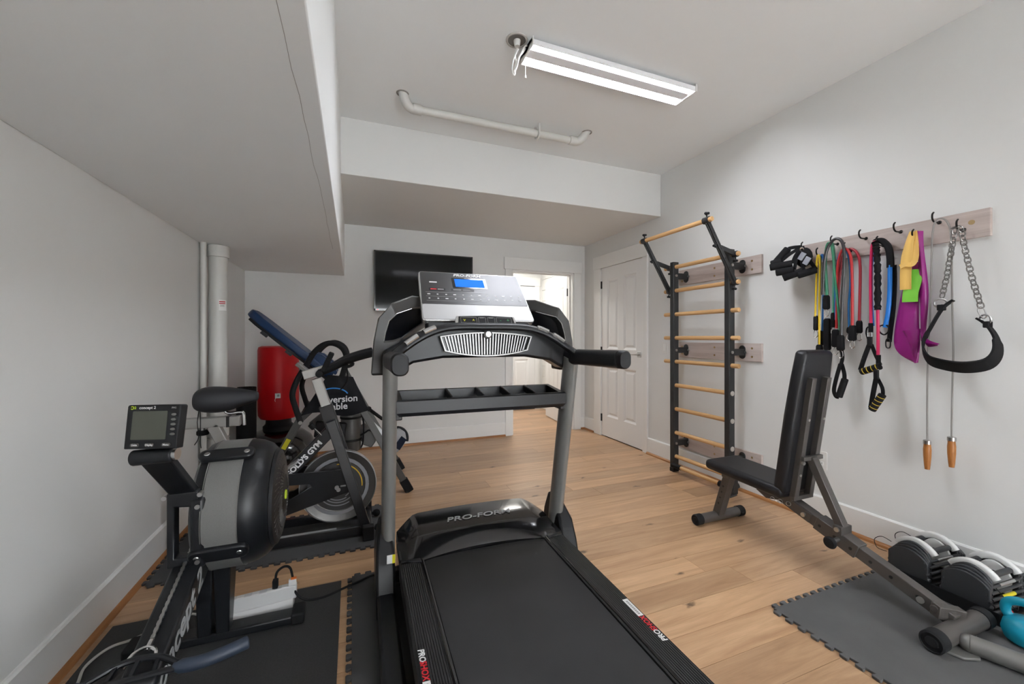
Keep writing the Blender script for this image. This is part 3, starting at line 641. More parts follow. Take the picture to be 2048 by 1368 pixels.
# rear of the console and neck
T().prism([(-.24, .02), (.24, .02), (.22, hgt-.05), (-.22, hgt-.05)], CP(0, 0, -.045), (1, 0, 0), up, .05).build('console_back', M_TSHROUD, tm, bevel=.012)
T().bb((-.26, .0, 1.20), (.26, .075, 1.27)).build('console_neck', M_TDARK, tm, bevel=.01)
# power cord from the treadmill to the power strip on the left
MB().tube([(.16, 2.11, .03), (.09, 2.13, .02), (.02, 2.10, .018), (-.04, 2.07, .020), (-.12, 2.03, .022), (-.19, 2.02, .03), (-.235, 2.035, .06), (-.25, 2.05, .12), (-.262, 2.055, .168), (-.285, 2.05, .182), (-.312, 2.045, .165), (-.318, 2.045, .125)], .0052, 8, smooth=6).build('power_cord', M_RUBBER, tm)
MB().bb((-.329, 2.032, .098), (-.307, 2.058, .135)).build('power_plug', M_RUBBER, tm, bevel=.004)

# ================================================================== floor mats
M_MATG = mat('grey_foam_mat', (86, 86, 86), .85, noise=.10, nscale=6., bump=.35, bscale=500)
M_MATB = mat('charcoal_foam_mat', (68, 68, 69), .82, noise=.08, nscale=5., bump=.3, bscale=500)
M_MATS = mat('black_equipment_mat', (56, 56, 57), .75, noise=.18, nscale=160., bump=.6, bscale=420)
def puzzle(x0, y0, x1, y1, edges, pitch=.0508, depth=.020):
    """interlocking-tile outline, counter-clockwise; edges: which of S,E,N,W carry teeth"""
    out = []
    sides = [('S', (x0, y0), (x1, y0)), ('E', (x1, y0), (x1, y1)), ('N', (x1, y1), (x0, y1)), ('W', (x0, y1), (x0, y0))]
    for nm, a, b in sides:
        a = Vector(a); b = Vector(b); d = (b-a); L = d.length; d.normalize(); n = Vector((d.y, -d.x))
        out.append(tuple(a))
        if nm in edges:
            k = int(L/pitch); s = L/k
            for i in range(k):
                c = a+d*(s*(i+.5)); w0, w1 = s*.20, s*.30
                out += [tuple(c-d*w0), tuple(c-d*w1+n*depth*.75), tuple(c-d*(w1-.004)+n*depth), tuple(c+d*(w1-.004)+n*depth), tuple(c+d*w1+n*depth*.75), tuple(c+d*w0)]
    return out
def mat_tile(name, outl, th, m, label):
    o = MB().prism(outl, (0, 0, th/2+.0004), (1, 0, 0), (0, 1, 0), th).build(name, m, bevel=.0015, seg=1); return tag(o, label, 'mat')
mat_tile('foam_floor_mat', puzzle(1.722, -.35, 2.60, 1.245, 'NW'), .011, M_MATG, 'grey interlocking foam mat under the rear foot of the weight bench')
mat_tile('foam_floor_mat', puzzle(-.005, -.30, 1.075, 2.175, 'NW'), .011, M_MATB, 'charcoal interlocking foam mat under the treadmill')
mat_tile('foam_floor_mat', puzzle(-.93, 2.46, .185, 3.03, 'NSEW'), .011, M_MATB, 'dark interlocking foam mat under the spin bike')
mat_tile('equipment_mat', [(-.925, -.6), (-.053, -.6), (-.053, 2.166), (-.925, 2.166)], .006, M_MATS, 'plain black rectangular mat under the rowing machine')

# ================================================================== wall bars
M_RUNG = wood('beech_rung', (222, 180, 128), (196, 150, 98), (150, 104, 60), 1, 1.4, .4, False, .4, .05)
M_WWASH = wood('whitewashed_board', (205, 192, 186), (178, 162, 154), (140, 118, 104), 1, .8, .6, False, .3, 0, False)
M_BOLT = mat('zinc_bolt', (190, 188, 184), .3, .9)
M_BARS = mat('graphite_powder_coat', (48, 49, 50), .45, .2, bump=.05, bscale=400)
wb = empty('wall_bars', (2.69, 2.585, 0), 'graphite steel wall bars with beech rungs and a pull-up bar mounted on the right wall', 'wall bars')
WX, YL_, YR_ = 2.69, 2.87, 2.295
for z0 in (1.683, 1.017, .185):
    b = MB().bb((XR-.02, 2.138, z0), (XR, 2.96, z0+.138)).build('mounting_board', M_WWASH, wb, bevel=.002)
    for y in (2.215, 2.56, 2.92):
        for dz in (.035, .10): MB().cyl((XR-.022, y, z0+dz), (XR-.019, y, z0+dz), .0085, n=12).build('screw', mat('brass_screw', (170, 145, 105), .4, .7), b)
for y in (YL_, YR_):
    p = MB().bb((WX-.03, y-.022, .012), (WX+.03, y+.022, 1.875)).build('post', M_BARS, wb, bevel=.004)
    MB().bb((WX-.032, y-.024, .0), (WX+.032, y+.024, .035)).build('post_cap', M_BLACKP, p, bevel=.003)
    for z in (1.752, 1.086, .254):
        br = MB().bar((WX+.02, y, z), (XR-.024, y, z), .045, .05).prism(rrect(.055, .105, .027), (XR-.024, y-.0, z), (0, 1, 0), (0, 0, 1), .008)
        br = br.build('wall_bracket', M_BARS, wb, bevel=.003)
        s = -1 if y == YL_ else -1
        MB().cyl((WX-.0, y-.022, z), (WX, y-.030, z), .011, n=12).build('bolt', M_BOLT, br)
        MB().cyl((XR-.028, y-.036, z), (XR-.036, y-.036, z), .010, n=12).build('bolt', M_BOLT, br)
for k in range(9):
    z = 1.83-.2115*k; ext = .085 if k < 5 else .024
    MB().cyl((WX, YR_-ext-.0, z), (WX, YL_+(ext+.03 if k < 5 else .024), z), .0175, n=18).build('rung', M_RUNG, wb, bevel=.003)
    if k >= 5: MB().lathe([(0, 0), (.019, 0), (.019, .003), (.015, .006), (0, .006)], (WX, YR_-.024, z), (0, -1, 0), n=16).build('rung_cap', mat('grey_cap', (178, 172, 164), .5), wb)
# pull-up bar on two arms
bx_, bz_ = 2.405, 2.055
MB().cyl((bx_, 2.195, bz_), (bx_, 2.975, bz_), .0175, n=18).build('pull_up_bar', M_RUNG, wb, bevel=.003)
for y, sg in ((2.245, -1), (2.925, 1)):
    ar = MB().bar((WX-.005, y, 1.61), (bx_+.006, y, bz_-.012), .012, .042, up=(1, 0, .5)).bar((WX, y, 1.61), (bx_, y, bz_), .03, .028, up=(1, 0, .5)).build('pull_up_arm', M_BARS, wb, bevel=.003)
    MB().cyl((bx_, y-.025, bz_), (bx_, y+.025, bz_), .0245, n=18).build('bar_clamp', M_BARS, ar)
    MB().cyl((WX, y-.02, 1.618), (WX, y+.02, 1.618), .0245, n=18).build('rung_clamp', M_BARS, ar)
    MB().bar((WX, y, 1.83), (2.535, y, 1.868), .022, .035, up=(0, 0, 1)).cyl((WX, y-.02, 1.83), (WX, y+.02, 1.83), .0235, n=18).build('strut', M_BARS, ar, bevel=.003)
    for kx, kz, dx, dz in ((bx_, bz_, 0, 1), (WX, 1.618, -.25, -1), (2.535, 1.868, -.9, .2), (WX, 1.83, .1, -1)):
        d = Vector((dx, 0, dz)).normalized(); c = Vector((kx, y, kz))
        kn = MB().cyl(c+d*.02, c+d*.046, .005, n=8); d2, s2, u2 = frame(d)
        for q in range(3):
            a = q*2*math.pi/3; kn.ell(c+d*.05+(s2*math.cos(a)+u2*math.sin(a))*.011, (.010, .010, .010), 8, 6)
        kn.ell(c+d*.05, .011, 8, 6); kn.build('star_knob', M_BLACKP, ar)
    for t in (.25, .4, .55, .8):
        p = Vector((WX-.005, y, 1.61)).lerp(Vector((bx_, y, bz_)), t); MB().cyl(p+Vector((0, -.0155, 0)), p+Vector((0, -.0165, 0)), .0055, n=10).build('hole', M_BLACKP, ar)
# foot bar at the bottom
fb = MB().cyl((2.66, 2.86, .062), (2.66, 2.76, .062), .021, n=16).build('foot_bar_sleeve', M_RUBBER, wb)
MB().cyl((2.66, 2.76, .062), (2.66, 2.36, .062), .016, n=16).build('foot_bar', M_RUNG, wb)
MB().cyl((2.66, 2.36, .062), (2.66, 2.33, .062), .024, n=16).build('foot_bar_collar', M_RUBBER, wb)
fh = MB().tube([(2.66, 2.20, .10), (2.60, 2.19, .085), (2.56, 2.185, .08)], .02, 12).bar((2.60, 2.17, .20), (2.60, 2.17, .055), .012, .045, up=(1, 0, 0)).bar((2.605, 2.17, .055), (2.535, 2.17, .045), .03, .012).build('bar_cradle', M_BARS, wb, bevel=.003)
MB().cyl((2.66, 2.33, .062), (2.66, 2.20, .10), .02, n=14).build('foot_bar_sleeve', M_RUBBER, wb)

# ================================================================== hook rail
hr = empty('hook_rail', (XR, 1.415, 1.75), 'long whitewashed board with black screw hooks on the right wall', 'hook rail')
MB().bb((XR-.022, .972, 1.687), (XR, 1.86, 1.821)).build('board', M_WWASH, hr, bevel=.002)
MB().cyl((XR-.0235, 1.035, 1.765), (XR-.021, 1.035, 1.765), .012, n=14).build('screw', MATS['brass_screw'], hr)
M_HOOK = mat('black_hook', (34, 31, 30), .32, .5)
HOOKS = [(1.805, 1.785), (1.712, 1.727), (1.628, 1.785), (1.556, 1.727), (1.476, 1.785), (1.392, 1.727), (1.312, 1.785), (1.233, 1.727), (1.153, 1.795), (1.063, 1.735)]
for y, z in HOOKS:
    b = XR-.022; MB().tube([(b, y, z), (b-.03, y, z-.002), (b-.052, y, z), (b-.066, y, z+.014), (b-.066, y, z+.034), (b-.054, y, z+.046)], .0042, 8, smooth=4).lathe([(.0, 0), (.010, 0), (.006, .004)], (b, y, z), (-1, 0, 0), n=12).build('hook', M_HOOK, hr)

# ================================================================== resistance bands and other kit on the hooks
def band_mat(n, c): return mat(n, c, .38, spec=.5)
YELb, BLUb, GRNb, BLKb, REDb, PNKb = band_mat('yellow_latex', (226, 190, 36)), band_mat('blue_latex', (32, 104, 176)), band_mat('green_latex', (58, 132, 98)), band_mat('black_latex', (54, 52, 54)), band_mat('red_latex', (186, 44, 48)), band_mat('pink_latex', (212, 30, 92))
AQUA = band_mat('azure_latex', (24, 122, 214))
M_WEB = mat('black_webbing', (24, 24, 26), .8, spec=.2, bump=.4, bscale=700)
M_FOAM = mat('black_foam', (30, 30, 32), .85, spec=.2, bump=.5, bscale=500)
def X3(x, L, dx=0.): return [(x, y, z) for y, z in L]
def band(path, m, x, r, label, group='resistance bands on the hook rail'):
    top = max(path, key=lambda p: p[1]); e = empty('resistance_band', (x, top[0], top[1]), label, 'resistance band', group)
    n = len(path); pts = []
    for i, (y, z) in enumerate(path): pts.append((x-.012*math.sin(math.pi*i/(n-1))*0, y, z))
    MB().tube(pts, r, 10, smooth=6).build('tube', m, e)
    return e
def sleeve(e, x, y, z0, z1, w=.022, clip=True, dy=0.):
    s = MB(); s.loft([[(x+a*w*.42*k, y+dy*(1-(z-z1)/(z0-z1))+b*w*.5*k, z) for a, b in ((-1, -1), (1, -1), (1, 1), (-1, 1))] for z, k in ((z0, .72), (z0-.012, 1.), (z1+.01, 1.05), (z1, .8))])
    o = s.build('end_sleeve', M_WEB, e, bevel=.003)
    if clip:
        c = [(x, y+dy+a, z1-b) for a, b in ((0, -.004), (.010, .008), (.012, .034), (.0, .045), (-.012, .034), (-.010, .008))]
        MB().tube(c, .0022, 6, closed=True, smooth=4).build('carabiner', M_CHROME, o)
    return o
e = band([(1.722, 1.335), (1.716, 1.569), (1.713, 1.681), (1.704, 1.727), (1.695, 1.678), (1.698, 1.439), (1.698, 1.152)], YELb, 2.768, .0058, 'yellow resistance tube hanging from the second hook of the rail')
sleeve(e, 2.772, 1.722, 1.34, 1.245); sleeve(e, 2.768, 1.698, 1.155, 1.10, .03, False)
e = band([(1.713, 1.312), (1.707, 1.568), (1.701, 1.701), (1.690, 1.724), (1.681, 1.628), (1.687, 1.438), (1.692, 1.241)], BLUb, 2.786, .0055, 'thin blue resistance tube directly behind the yellow tube')
sleeve(e, 2.79, 1.700, 1.245, 1.15, .028)
e = band([(1.649, 1.463), (1.66, 1.624), (1.654, 1.749), (1.637, 1.790), (1.617, 1.742), (1.601, 1.554), (1.584, 1.368), (1.576, 1.245)], GRNb, 2.760, .0075, 'dark green resistance tube reaching lower on its right strand')
sleeve(e, 2.760, 1.652, 1.465, 1.375, .030); sleeve(e, 2.764, 1.576, 1.25, 1.17, .022)
e = band([(1.654, 1.470), (1.666, 1.688), (1.649, 1.767), (1.629, 1.788), (1.617, 1.711), (1.62, 1.556), (1.623, 1.352)], mat('sea_green_latex', (84, 156, 128), .38), 2.777, .0065, 'paler green resistance tube ending in a shorter right strand')
sleeve(e, 2.777, 1.623, 1.355, 1.262, .022); sleeve(e, 2.777, 1.657, 1.32, 1.12, .032, False)
e = band([(1.666, 1.468), (1.66, 1.624), (1.646, 1.732), (1.617, 1.788), (1.584, 1.803), (1.554, 1.767), (1.546, 1.667), (1.557, 1.427), (1.562, 1.209)], BLKb, 2.748, .0085, 'thick black resistance tube with a foam handle hanging lowest')
s = sleeve(e, 2.748, 1.565, 1.215, 1.12, .032)
MB().strap([(2.748, 1.562, 1.13), (2.75, 1.556, 1.08), (2.748, 1.565, 1.03)], .020, .003, smooth=4, up=(1, 0, 0)).build('webbing_loop', M_WEB, e)
MB().strap([(2.748, 1.566, 1.04), (2.745, 1.585, .96), (2.745, 1.600, .88), (2.745, 1.590, .842), (2.745, 1.574, .838)], .022, .003, smooth=5, up=(1, 0, 0)).build('handle_strap', M_WEB, e)
MB().strap([(2.752, 1.562, 1.04), (2.755, 1.550, .985), (2.75, 1.546, .95)], .022, .003, smooth=4, up=(1, 0, 0)).build('handle_strap', M_WEB, e)
MB().cyl((2.748, 1.541, .952), (2.748, 1.575, .838), .018, n=16).build('foam_grip', M_FOAM, e, bevel=.004)
e = band([(1.598, 1.255), (1.595, 1.43), (1.592, 1.614), (1.579, 1.703), (1.557, 1.736), (1.533, 1.716), (1.517, 1.647), (1.512, 1.423), (1.512, 1.271)], REDb, 2.765, .0075, 'bright red resistance tube in front of the other red tube')
sleeve(e, 2.765, 1.601, 1.25, 1.14, .034); sleeve(e, 2.765, 1.512, 1.272, 1.18, .032)
e = band([(1.609, 1.277), (1.601, 1.461), (1.581, 1.673), (1.552, 1.726), (1.522, 1.728), (1.494, 1.687), (1.484, 1.612), (1.486, 1.421), (1.489, 1.297)], mat('crimson_latex', (160, 38, 52), .38), 2.787, .0075, 'crimson resistance tube with the rightmost strand of the two red tubes')
sleeve(e, 2.787, 1.489, 1.30, 1.225, .026)
e = band([(1.609, 1.308), (1.609, 1.555), (1.595, 1.691), (1.57, 1.731), (1.546, 1.715), (1.533, 1.635), (1.53, 1.514), (1.538, 1.395), (1.536, 1.26)], mat('steel_blue_latex', (44, 122, 186), .38), 2.777, .006, 'blue resistance tube hanging between the red tubes')
sleeve(e, 2.777, 1.536, 1.262, 1.225, .022)
# pink tube with a ruffled sleeve and two striped foam handles
e = empty('resistance_band', (2.765, 1.40, 1.745), 'pink resistance tube with ruffled black sleeve and two yellow-striped foam handles', 'resistance band', 'resistance bands on the hook rail')
MB().tube(X3(2.758, [(1.415, 1.257), (1.417, 1.53), (1.412, 1.701), (1.402, 1.742), (1.392, 1.735)]), .0078, 10, smooth=6).build('tube', PNKb, e)
MB().tube(X3(2.752, [(1.381, 1.37), (1.379, 1.242), (1.379, 1.078)]), .0078, 10, smooth=4).build('tube', PNKb, e)
P = cr(X3(2.752, [(1.395, 1.742), (1.387, 1.705), (1.381, 1.56), (1.381, 1.355)]), 14)
MB().sweep(P, ellp(1, 1, 12), [.0145+.0028*math.sin(i*2.4)+.0015*math.sin(i*5.1) for i in range(len(P))]).build('ruffled_sleeve', M_WEB, e)
def striped_handle(e, x, h0, h1, s1, s2, ztop):
    MB().strap([(x, *p) for p in s1], .024, .0025, smooth=4, up=(1, 0, 0)).build('handle_strap', M_WEB, e)
    MB().strap([(x+.006, *p) for p in s2], .018, .0025, smooth=4, up=(1, 0, 0)).build('handle_strap', M_WEB, e)
    a = Vector((x, *h0)); b = Vector((x, *h1)); g = MB().cyl(a, b, .0185, n=18).build('foam_grip', M_FOAM, e, bevel=.005)
    for t in (.18, .4, .62, .84):
        c = a.lerp(b, t); d = (b-a).normalized(); MB().cyl(c-d*.0018, c+d*.0018, .0188, n=18).build('yellow_stripe', mat('yellow_stripe', (208, 178, 52), .7), g)
    MB().bb((x-.006, s1[0][0]-.012, ztop-.055), (x+.006, s1[0][0]+.012, ztop)).build('buckle', M_BLACKP, e, bevel=.003)
    MB().tube([(x, s1[0][0]+a_, ztop+b_) for a_, b_ in ((-.01, .0), (-.01, .022), (.01, .022), (.01, 0))], .0025, 6, closed=True).build('steel_ring', M_STEEL, e)
striped_handle(e, 2.745, (1.459, .999), (1.363, 1.040), [(1.415, 1.165), (1.441, 1.084), (1.461, 1.01)], [(1.41, 1.16), (1.388, 1.095), (1.367, 1.045)], 1.205)
striped_handle(e, 2.735, (1.400, .787), (1.349, .884), [(1.379, .974), (1.393, .887), (1.405, .80)], [(1.377, .974), (1.354, .92), (1.351, .884)], 1.02)
for y, z in ((1.415, 1.262), (1.379, 1.082)): MB().cyl((2.755, y, z+.02), (2.755, y, z-.035), .011, n=12).build('end_sleeve', M_WEB, e)
e = empty('resistance_band', (2.785, 1.38, 1.745), 'azure blue resistance tube in a black sleeve behind the pink tube', 'resistance band', 'resistance bands on the hook rail')
MB().tube(X3(2.783, [(1.419, 1.266), (1.427, 1.416), (1.427, 1.588), (1.417, 1.702), (1.403, 1.744)]), .0078, 10, smooth=6).build('tube', AQUA, e)
MB().tube(X3(2.770, [(1.333, 1.60), (1.335, 1.436), (1.344, 1.325), (1.356, 1.256)]), .0105, 10, smooth=6).build('tube', AQUA, e)
MB().tube(X3(2.776, [(1.403, 1.744), (1.396, 1.748), (1.37, 1.742), (1.344, 1.704), (1.335, 1.644), (1.334, 1.588)]), .0165, 12, smooth=6).build('sleeve', M_WEB, e)
MB().strap(X3(2.785, [(1.322, 1.60), (1.320, 1.50), (1.326, 1.36), (1.338, 1.24), (1.344, 1.175)]), .022, .004, smooth=5, up=(1, 0, 0)).build('webbing_tail', M_WEB, e)
MB().tube([(2.775, 1.344+a_, 1.165+b_) for a_, b_ in ((0, .03), (.010, .015), (.008, -.02), (-.008, -.02), (-.010, .015))], .003, 6, closed=True, smooth=3).build('snap_hook', M_BLACKP, e)
MB().tube([(2.765, 1.358+a_, 1.245+b_) for a_, b_ in ((.018, .02), (.022, -.01), (.0, -.03), (-.02, -.012), (-.018, .02))], .004, 8, closed=True, smooth=3).build('webbing_ring', M_WEB, e)
MB().tube([(2.765, 1.425+a_, 1.225+b_) for a_, b_ in ((.010, .035), (.018, .0), (.004, -.045), (-.010, 0))], .004, 8, closed=True, smooth=3).build('webbing_ring', M_WEB, e)
# bundle of foam handles on the first hook
e = empty('handle_bundle', (2.75, 1.82, 1.74), 'bundle of black foam exercise handles with grey buckles on the first hook', 'exercise handles')
for (a, b) in (((2.735, 1.875, 1.80), (2.69, 1.925, 1.715)), ((2.70, 1.90, 1.715), (2.66, 1.94, 1.70)), ((2.71, 1.83, 1.69), (2.64, 1.935, 1.675)), ((2.70, 1.81, 1.645), (2.65, 1.90, 1.635)), ((2.73, 1.77, 1.635), (2.67, 1.865, 1.595)), ((2.765, 1.715, 1.635), (2.70, 1.79, 1.605))):
    a = Vector(a); b = Vector(b); g = MB().cyl(a, b, .0235, n=16).build('foam_grip', M_FOAM, e, bevel=.005)
    MB().strap([a, a.lerp(Vector((2.765, 1.80, 1.80)), .5)+Vector((-.015, 0, 0)), (2.765, 1.802, 1.80)], .022, .004, smooth=4, up=(1, 0, 0)).build('strap', M_WEB, e)
MB().ell((2.755, 1.785, 1.725), (.03, .055, .065), 12, 8).build('strap_knot', M_WEB, e)
for p in ((2.705, 1.765, 1.725), (2.70, 1.732, 1.690)):
    MB().box(p, (.008, .034, .050), (.6, 0, 0)).build('buckle', mat('clear_buckle', (156, 160, 170), .25), e, bevel=.002)
for k in range(4): MB().torus((2.755-.008*k, 1.80-.006*k, 1.785-.004*k), (1, .3*k, .5), .010, .0022, 14, 6).build('chain_ring', M_CHROME, e)
# flat latex bands
def sheet(name, m, label, path, width, th, x, group, up=(1, 0, 0), wfun=None):
    e = empty(name, (x, path[0][1], path[0][2]), label, 'resistance band', group)
    P = cr(path, 8); n = len(P); sc = [((wfun(i/(n-1)) if wfun else 1.), 1.) for i in range(n)]
    w_ = width/2; t_ = th/2
    MB().sweep(P, [(-w_, -t_), (-w_*.4, -t_*3), (0, -t_), (w_*.5, t_*2), (w_, -t_), (w_, t_), (w_*.5, t_*4), (0, t_), (-w_*.4, -t_), (-w_, t_)], sc, up=up).build('latex_strip', m, e, angle=60)
    return e
MAG = mat('magenta_latex', (146, 22, 122), .35, spec=.5); LIME = mat('lime_latex', (122, 200, 62), .5); PEACH = mat('pale_yellow_latex', (232, 188, 100), .55)
G2 = 'flat latex bands on the hook rail'
def ribbon(e, name, m, outer, inner, xs, th=.003):
    """curved latex strip between two edge lines (y,z) at depths xs, with slight cross bulge"""
    k = 6; O = cr([(x, y, z) for x, (y, z) in zip(xs, outer)], k); I = cr([(x, y, z) for x, (y, z) in zip(xs, inner)], k); rings = []
    for i, (o, q) in enumerate(zip(O, I)):
        row = []
        for j in range(6):
            t = j/5; p = o.lerp(q, t); p.x -= .012*math.sin(math.pi*t)+.0025*math.sin(11*t+i*.35); row.append(p)
        rings.append(row+[p+Vector((th, 0, 0)) for p in row[::-1]])
    return MB().loft(rings).build(name, m, e, angle=70)
e = empty('latex_band', (2.775, 1.21, 1.75), 'wide magenta latex band hanging in a long loop with a pointed fold', 'resistance band', G2)
ribbon(e, 'latex_strip', MAG, [(1.196, 1.758), (1.190, 1.66), (1.173, 1.445), (1.181, 1.265), (1.190, 1.165)], [(1.226, 1.762), (1.214, 1.66), (1.210, 1.50), (1.206, 1.33), (1.205, 1.20)], [2.778, 2.772, 2.770, 2.772, 2.774])
ribbon(e, 'latex_loop', MAG, [(1.262, 1.60), (1.280, 1.50), (1.303, 1.35), (1.315, 1.19), (1.288, 1.115), (1.218, 1.064)], [(1.215, 1.60), (1.212, 1.50), (1.214, 1.36), (1.210, 1.25), (1.200, 1.165), (1.205, 1.068)], [2.795, 2.79, 2.78, 2.768, 2.758, 2.752])
ribbon(e, 'latex_fold', MAG, [(1.268, 1.235), (1.240, 1.18), (1.225, 1.12), (1.215, 1.075)], [(1.195, 1.245), (1.196, 1.19), (1.203, 1.13), (1.211, 1.075)], [2.748, 2.742, 2.742, 2.746])
ribbon(e, 'latex_tail', MAG, [(1.192, 1.235), (1.160, 1.19), (1.112, 1.168)], [(1.190, 1.205), (1.162, 1.155), (1.118, 1.158)], [2.752, 2.738, 2.728])
sheet('latex_band', LIME, 'lime green latex band folded behind the pale yellow band', [(2.765, 1.222, 1.56), (2.758, 1.226, 1.50), (2.752, 1.236, 1.44), (2.75, 1.238, 1.388)], .066, .0025, 2.76, G2)
e = sheet('latex_band', PEACH, 'pale yellow latex band knotted around its hook', [(2.762, 1.232, 1.762), (2.752, 1.240, 1.70), (2.744, 1.248, 1.62), (2.742, 1.252, 1.54), (2.746, 1.254, 1.455)], .048, .003, 2.76, G2, wfun=lambda t: .5+.5*min(1., t*2.2))
MB().sweep(cr([(2.765, 1.228, 1.762), (2.752, 1.216, 1.69), (2.744, 1.213, 1.615), (2.74, 1.225, 1.585), (2.734, 1.25, 1.588), (2.733, 1.272, 1.578)], 6), [(-.013, -.002), (0, .003), (.013, -.002), (.013, .002), (0, .006), (-.013, .002)], up=(1, 0, 0)).build('latex_knot', PEACH, e, angle=60)
# jump rope
e = empty('jump_rope', (2.775, 1.13, 1.78), 'grey jump rope with two turned wooden handles hanging from the rail', 'jump rope')
M_ROPE = mat('grey_rope', (150, 146, 142), .7, bump=.3, bscale=900)
MB().tube(X3(2.772, [(1.177, .655), (1.177, .927), (1.173, 1.135), (1.164, 1.393), (1.160, 1.599), (1.157, 1.726), (1.147, 1.787), (1.125, 1.803), (1.10, 1.775), (1.087, 1.69), (1.083, 1.386), (1.079, 1.138), (1.083, .889), (1.085, .69)]), .0042, 8, smooth=6).build('rope', M_ROPE, e)
M_HWOOD = wood('turned_wood', (186, 124, 66), (150, 92, 44), (96, 58, 30), 2, 2.5, .35, False, .5, 0, False)
for y, z0 in ((1.177, .66), (1.085, .698)):
    MB().lathe([(.0, -.145), (.010, -.143), (.0125, -.12), (.0155, -.075), (.0160, -.04), (.0140, -.018), (.0150, -.010)], (2.772, y, z0)).build('wooden_handle', M_HWOOD, e)
    MB().lathe([(.0155, -.012), (.0165, -.012), (.0165, .006), (.011, .009), (.005, .009)], (2.772, y, z0)).build('metal_collar', M_STEEL, e)
# dip belt on chains
e = empty('dip_belt', (2.775, 1.063, 1.74), 'black dip belt hanging open on a steel chain at the near end of the rail', 'dip belt')
def chain(e, pts, pitch=.0225, L=.031, w=.0105, r=.0027):
    P = [Vector(p) for p in pts]; seg = [(P[i+1]-P[i]).length for i in range(len(P)-1)]; tot = sum(seg); n = int(tot/pitch)
    for k in range(n):
        d = pitch*(k+.5); i = 0
        while i < len(seg)-1 and d > seg[i]: d -= seg[i]; i += 1
        c = P[i]+(P[i+1]-P[i]).normalized()*d; t, s_, u_ = frame(P[i+1]-P[i], (1, 0, 0)); sd = s_ if k % 2 else (s_*.45+u_*.9).normalized()
        h = L/2-w; pts2 = []
        for q in range(6): a = math.pi*q/5; pts2.append(c+t*(h+w*math.sin(a))+sd*w*math.cos(a))
        for q in range(6): a = math.pi+math.pi*q/5; pts2.append(c+t*(-h+w*math.sin(a))+sd*w*math.cos(a))
        MB().tube(pts2, r, 6, closed=True).build('chain_link', mat('dull_steel_chain', (132, 129, 126), .35, .85), e)
chain(e, [(2.765, 1.070, 1.735), (2.755, 1.078, 1.64), (2.755, 1.096, 1.50), (2.752, 1.114, 1.395)])
chain(e, [(2.765, 1.050, 1.738), (2.755, 1.030, 1.62), (2.75, 1.003, 1.47), (2.752, .974, 1.335)])
chain(e, [(2.76, 1.074, 1.742), (2.757, 1.045, 1.744)], .016)
MB().torus((2.75, 1.118, 1.372), (1, .6, .2), .022, .004, 24, 8).build('ring', M_STEEL, e)
MB().torus((2.752, .962, 1.285), (1, -.4, .2), .022, .004, 24, 8).build('ring', M_STEEL, e)
MB().tube([(2.752, .980, 1.345), (2.752, .987, 1.325), (2.752, .970, 1.29), (2.752, .959, 1.30), (2.752, .967, 1.335)], .0028, 6, closed=True, smooth=3).build('carabiner', M_STEEL, e)
bp = [(2.765, 1.075, 1.385), (2.755, 1.112, 1.345), (2.735, 1.148, 1.25), (2.70, 1.163, 1.165), (2.665, 1.13, 1.095), (2.655, 1.075, 1.070), (2.66, 1.00, 1.060), (2.685, .935, 1.078), (2.715, .913, 1.125), (2.74, .922, 1.19), (2.755, .952, 1.25), (2.77, .99, 1.285)]
P = cr(bp, 5); n = len(P)
MB().sweep(P, [(-.5, -.5), (.5, -.5), (.5, .5), (-.5, .5)], [((.075 if .2 < i/n < .8 else .05), .009) for i in range(n)], up=(0, .1, 1)).build('belt_strap', M_WEB, e, bevel=.002)
MB().bb((2.73, 1.102, 1.335), (2.77, 1.125, 1.365)).build('belt_tab', M_FOAM, e, bevel=.004)
MB().bb((2.73, .945, 1.245), (2.775, .965, 1.275)).build('belt_tab', M_FOAM, e, bevel=.004)

# ================================================================== weight bench
BX = 2.23
M_PAD = mat('black_vinyl', (30, 30, 33), .45, spec=.35, bump=.15, bscale=250)
M_BSTEEL = mat('bench_grey_steel', (88, 84, 81), .38, .3)
wbn = empty('weight_bench', (BX, 1.4, 0), 'adjustable weight bench with black pads and upright backrest on grey steel frame', 'weight bench')
# seat, front edge slightly raised
d = (Vector((BX, 1.96, .402))-Vector((BX, 1.50, .382))).normalized(); up = Vector((1, 0, 0)).cross(d)
s = MB(); R3 = Matrix((Vector((1, 0, 0)), d, up)).transposed(); s.box(Vector((BX, 1.725, .385)), (.275, .50, .062), R3); s.build('seat', M_PAD, wbn, bevel=.026, seg=5)
b0, b1 = Vector((BX, 1.47, .365)), Vector((BX, 1.36, 1.13)); d = (b1-b0).normalized(); n = Vector((1, 0, 0)).cross(d)
R3 = Matrix((Vector((1, 0, 0)), n, d)).transposed()
def BP(a, h, o): return b0+Vector((a, 0, 0))+d*h-n*o      # o = towards the rear (camera) of the backrest
if n.y > 0: pass
rear = Vector((0, -1, 0)); rear = (rear-d*rear.dot(d)).normalized()
def BP(a, h, o): return b0+Vector((a, 0, 0))+d*h+rear*o
H_ = (b1-b0).length
s = MB(); rings = []
for h, w in ((0, .125), (.05, .13), (H_*.55, .132), (H_*.8, .124), (H_-.02, .112), (H_, .100)):
    rings.append([BP(a*w, h, o) for a, o in ((-1, .0), (-1, -.062), (1, -.062), (1, .0))])
s.loft(rings).build('backrest', M_PAD, wbn, bevel=.02, seg=4)
